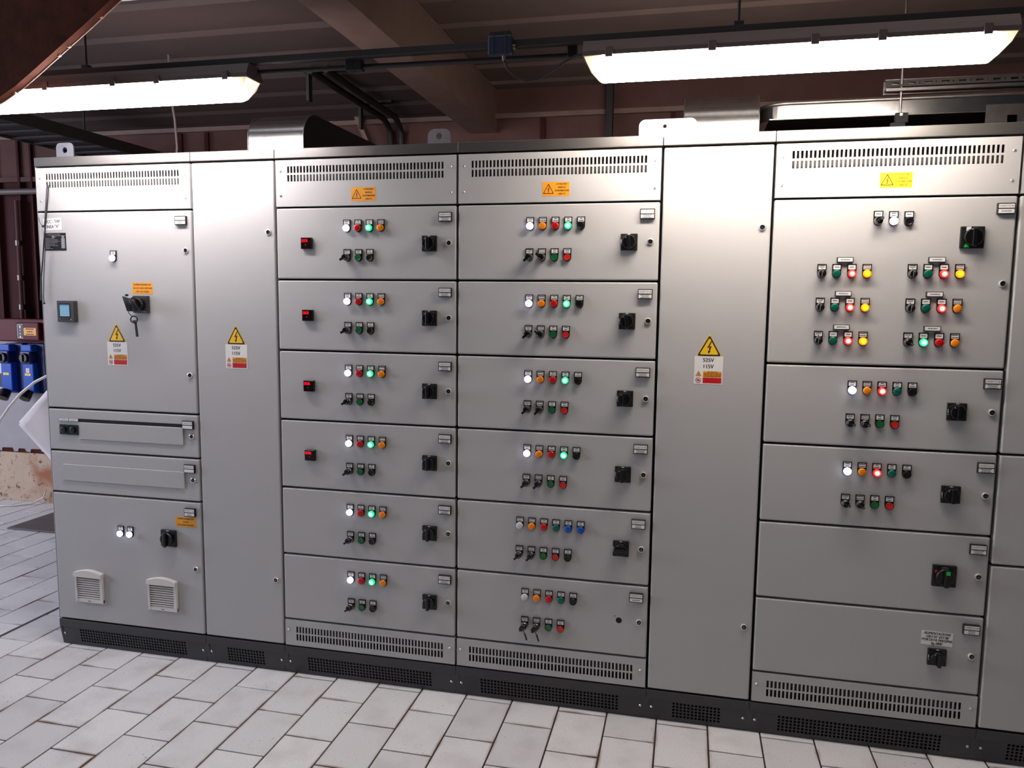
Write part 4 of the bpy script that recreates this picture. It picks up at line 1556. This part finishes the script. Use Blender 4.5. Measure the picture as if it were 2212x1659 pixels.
tag(MB().tube([(2.274, YL - .03, 2.490), (2.285, YL - .03, 2.465), (2.310, YL - .02, 2.440), (2.345, YL - .01, 2.428), (2.385, YL, 2.432), (2.43, YL, 2.455), (2.48, YL, 2.485), (2.52, YL, 2.502), (2.556, YL, 2.505)], 0.0045, 8).build('power_cable', 'rail'),
    'dark cable drooping from the blue junction box to the second light', 'cable')
tag(MB().tube([(0.270, 0.60, 2.945), (0.278, 0.60, 2.70), (0.295, 0.60, 2.59), (0.303, 0.60, 2.46), (0.305, 0.58, 2.296)], 0.006, 8).build('vertical_cable', 'lamp_housing'),
    'pale cable dropping behind the first light onto the cabinet tops', 'cable')

# ------------------------------------------------------------------ pipes and brackets behind the cabinets
cp = thing('pipe_pair', 'pair of black pipes running under the ribbed roof and bending down the back wall', 'pipe', (0.95, 1.5, 2.86))
for x, xb in ((0.905, 0.886), (0.995, 0.966)):
    MB().tube([(x - .95, 0.90 - 1.5, 0.03), (x - .95, 1.2 - 1.5, 0.02), (x - .95, 1.90 - 1.5, 0.01), (xb - .95, 2.02 - 1.5, 0.0), (xb - .95, 2.09 - 1.5, -0.05), (xb - .95, 2.10 - 1.5, -0.25), (xb - .95, 2.10 - 1.5, -1.2)], 0.020, 10).build('pipe', 'darkpipe', cp)
for y in (0.98, 1.66):
    MB().box(-0.12, 0.12, y - 1.5 - 0.02, y - 1.5 + 0.02, 0.040, 0.056).box(-0.10, -0.085, y - 1.5 - 0.02, y - 1.5 + 0.02, -0.11, 0.05).build('pipe_bracket', 'darkpipe', cp)
tag(MB().add([(0.640, 2.02, 2.93), (0.672, 2.02, 2.93), (0.790, 2.02, 2.66), (0.758, 2.02, 2.66), (0.640, 2.10, 2.93), (0.672, 2.10, 2.93), (0.790, 2.10, 2.66), (0.758, 2.10, 2.66)],
             [(0, 1, 2, 3), (4, 5, 6, 7), (0, 1, 5, 4), (1, 2, 6, 5), (2, 3, 7, 6), (3, 0, 4, 7)]).build('diagonal_strut', 'beam'),
    'slanting steel strut on the back wall beside the black pipes', 'strut')
tag(MB().box(2.352, 2.402, 2.06, 2.11, 2.0, 3.085, 0, 0.004, 1).build('wall_post', 'darkpipe'), 'dark upright post on the back wall below the second light', 'post')

lt = thing('ladder_tray', 'dark perforated cable ladder high on the left running to the back wall', 'cable tray', (-1.05, 1.2, 2.65))
MB().box(-0.20, -0.185, -1.3, 0.93, 0.0, 0.07).box(0.205, 0.22, -1.3, 0.93, 0.0, 0.07).build('side_rail', 'rail', lt)
for k in range(14):
    MB().box(-0.19, 0.21, -1.22 + 0.16 * k, -1.18 + 0.16 * k, 0.0, 0.012).build('rung', 'rail', lt)
MB().box(-0.18, 0.20, -1.3, 0.93, 0.014, 0.05).build('cables', 'darkpipe', lt)
for y in (-1.0, 0.3):
    MB().tube([(0.0, y, 0.05), (0.0, y, 0.29)], 0.006, 6).build('hanger_rod', 'darkpipe', lt)

# ------------------------------------------------------------------ back wall at the left
tag(MB().tube([(-6, 2.10, 2.486), (0.0, 2.10, 2.486)], 0.024, 10).build('wall_pipe', 'lamp_housing'), 'pale horizontal pipe along the back wall above the maroon box', 'pipe')
cw = thing('conduit', 'dark vertical conduit going down the back wall to the maroon box', 'conduit', (-2.24, 2.10, 1.47))
MB().tube([(0, 0, 0), (0.005, 0, 0.95)], 0.016, 8).build('pipe', 'wallbrown', cw)
for z in (0.12, 0.35, 0.62):
    MB().lathe([(0.021, -0.02), (0.021, 0.02)], 8).build('clip', 'galvdull', cw, (0, 0, z)).rotation_euler = (PI / 2, 0, 0)

mb = thing('maroon_enclosure', 'maroon switch enclosure with black scale and orange sticker on the back wall', 'switch box', (-2.15, 2.0, 1.41))
MB().box(-0.235, 0.215, 0.0, YW - 2.0, -0.090, 0.090, 0, 0.012, 2).build('body', 'maroonbox', mb)
MB().box(-0.03, 0.185, -0.030, 0.004, -0.075, 0.065, 0, 0.010, 2).build('door', 'maroonbox', mb)
q = MB().box(-0.012, 0.042, -0.0312, -0.029, -0.060, 0.048, 0)
q.box(-0.012, 0.042, -0.0318, -0.031, 0.045, 0.048, 1).box(-0.012, 0.042, -0.0318, -0.031, -0.060, -0.057, 1).box(-0.012, -0.009, -0.0318, -0.031, -0.060, 0.048, 1)
for k, (w, h) in enumerate(((.013, .020), (.007, .010), (.009, .010), (.013, .018))):
    q.box(0.014 - w / 2, 0.014 + w / 2, -0.0318, -0.031, 0.028 - 0.026 * k - h / 2, 0.028 - 0.026 * k + h / 2, 1)
q.build('scale_plate', ['black', 'ink_white'], mb)
q = MB().box(0.046, 0.160, -0.0312, -0.029, -0.036, 0.022)
bars(q, 0.103, -0.007, 0.10, 0.055, 4, 1, -0.0316, random.Random(2))
q.build('sticker', ['sticker_orange', 'print_brown'], mb, recalc=False)


def cee_socket(x, label, mark):
    t = thing('power_socket', label, 'socket', (x, 2.0, 1.12), 'blue interlocked sockets below the maroon box')
    MB().box(-0.050, 0.115, 0.03, YW - 2.0, -0.21, 0.185, 0, 0.008, 2).build('back_box', 'bluedark', t)
    MB().box(-0.052, 0.050, -0.02, 0.05, -0.195, 0.04, 0, 0.008, 2).build('lower_cover', 'blue', t)
    MB().box(-0.052, 0.050, -0.03, 0.05, 0.125, 0.180, 0, 0.010, 2).build('flap', 'blue', t)
    MB().box(-0.062, 0.042, -0.035, 0.05, 0.028, 0.128, 0, 0.014, 2).build('switch_frame', 'bluedark', t)
    q = MB().lathe([(0.038, -0.035), (0.038, -0.050), (0.034, -0.054)], 20, 0, -0.010, 0.078)
    q.box(-0.016, -0.004, -0.064, -0.050, 0.050, 0.106, 0, 0.003, 1)
    q.build('rotary_knob', 'blackgloss', t)
    q = MB().box(-0.030, 0.022, -0.0212, -0.019, -0.062, -0.044, 0)
    bars(q, -0.004, -0.053, 0.048, 0.018, 6, 1, -0.0216, random.Random(4))
    q.build('rating_sticker', ['sticker_yellow', 'print'], t, recalc=False)
    if mark:
        q = MB().box(-0.018, 0.012, -0.0212, -0.019, -0.038, -0.004, 0)
        hazard(q, -0.003, -0.020, 0.020, 1, 2, 1, -0.0216)
        q.build('hazard_sticker', ['white', 'print', 'sticker_yellow'], t, recalc=False)
    q = MB().tube([(-0.005, -0.03, -0.185), (0.0, -0.05, -0.215), (0.002, -0.07, -0.240)], 0.040, 14)
    q.build('socket_lid', 'blackgloss', t)
    MB().box(-0.045, 0.020, -0.040, -0.015, -0.205, -0.186, 0, 0.004, 1).build('latch', 'bluedark', t)


cee_socket(-2.300, 'blue wall socket with yellow rating label, left one under the maroon box', False)
cee_socket(-2.095, 'blue wall socket with white hazard label, nearer to the first cabinet', True)
tag(MB().box(-2.62, -2.395, YW - 0.11, YW - 0.02, 0.93, 1.27, 0, 0.01, 2).box(-2.46, -2.40, YW - 0.113, YW - 0.105, 0.95, 1.06, 1).build('wall_box', ['lens_white', 'black']), 'pale wall box beside the blue sockets, cut by the picture edge', 'wall box')

# papers, cables and the floor plate at the left end
pp = thing('hanging_document', 'white document folder hanging aslant from the side of the first cabinet', 'folder', (-0.05, 0.06, 1.05))
A_, B_, C_, D_ = (-0.090 + .05, .045, 1.226 - 1.05), (-0.263 + .05, .030, 1.052 - 1.05), (-0.080 + .05, .050, 0.858 - 1.05), (0.043, .060, 1.050 - 1.05)


def sheet(q, off, bend, m=0, n=8):
    vs = []
    for s in (0, 1):
        for i in range(n + 1):
            for j in range(n + 1):
                u, v = i / n, j / n
                a = Vector(A_) * (1 - u) * (1 - v) + Vector(B_) * u * (1 - v) + Vector(C_) * u * v + Vector(D_) * (1 - u) * v
                vs.append((a.x, a.y + off + s * 0.004 + bend * math.sin(PI * u) * math.sin(PI * v * 0.7), a.z))
    N = (n + 1) ** 2
    fs = []
    for s in (0, 1):
        for i in range(n):
            for j in range(n):
                k = s * N + i * (n + 1) + j
                fs.append((k, k + 1, k + n + 2, k + n + 1))
    rim = [i for i in range(n + 1)] + [(i + 1) * (n + 1) + n for i in range(n)] + [n * (n + 1) + n - 1 - i for i in range(n)] + [(n - 1 - i) * (n + 1) for i in range(n - 1)]
    for a, c in zip(rim, rim[1:] + rim[:1]):
        fs.append((a, c, N + c, N + a))
    q.add(vs, fs, m, True)


q = MB()
sheet(q, 0, -0.015)
q.build('front_sheet', 'paper', pp)
q = MB()
sheet(q, 0.010, -0.012)
q.v = [(p[0] - 0.006, p[1], p[2] + 0.012) for p in q.v]
q.build('inner_sheets', 'paper', pp)
MB().box(-0.022, 0.034, -0.02, 0.02, -0.006, 0.006, 0, 0.002, 1).build('clip', 'cable_white', pp, (-0.012, 0.05, 0.182)).rotation_euler = (0, 0.75, 0)
MB().tube([(-0.01, 0.05, 0.175), (0.02, 0.055, 0.168), (0.044, 0.06, 0.162)], 0.0016, 6).build('cord', 'cable_white', pp)
tag(MB().tube([(-0.012, .06, 1.310), (-0.055, .06, 1.300), (-0.122, .06, 1.270), (-0.207, .06, 1.212), (-0.280, .06, 1.142), (-0.339, .06, 1.074), (-0.45, .07, 0.90), (-0.62, .1, 0.50), (-0.85, .2, 0.10), (-1.05, .3, 0.008), (-1.6, .5, 0.008)], 0.0065, 8).build('white_cable', 'cable_white'),
    'white cable arching from the first cabinet side towards the floor', 'cable')
tag(MB().tube([(-2.75, 2.02, 0.11), (-2.66, 2.00, 0.06), (-2.54, 1.95, 0.012), (-2.42, 1.93, 0.007), (-2.30, 1.97, 0.007), (-2.20, 2.05, 0.010), (-2.14, 2.10, 0.05), (-2.12, 2.11, 0.10)], 0.006, 8).build('floor_cable', 'cable_white'),
    'thin white cable looping on the floor against the stained plinth', 'cable')
fp = MB().box(-1.835, -0.55, 1.462, 2.02, 0.0005, 0.012, 0, 0.003, 1)
tag(fp.build('floor_plate', 'hatch'), 'dark steel cover plate lying on the tiles beside the first cabinet', 'floor plate')
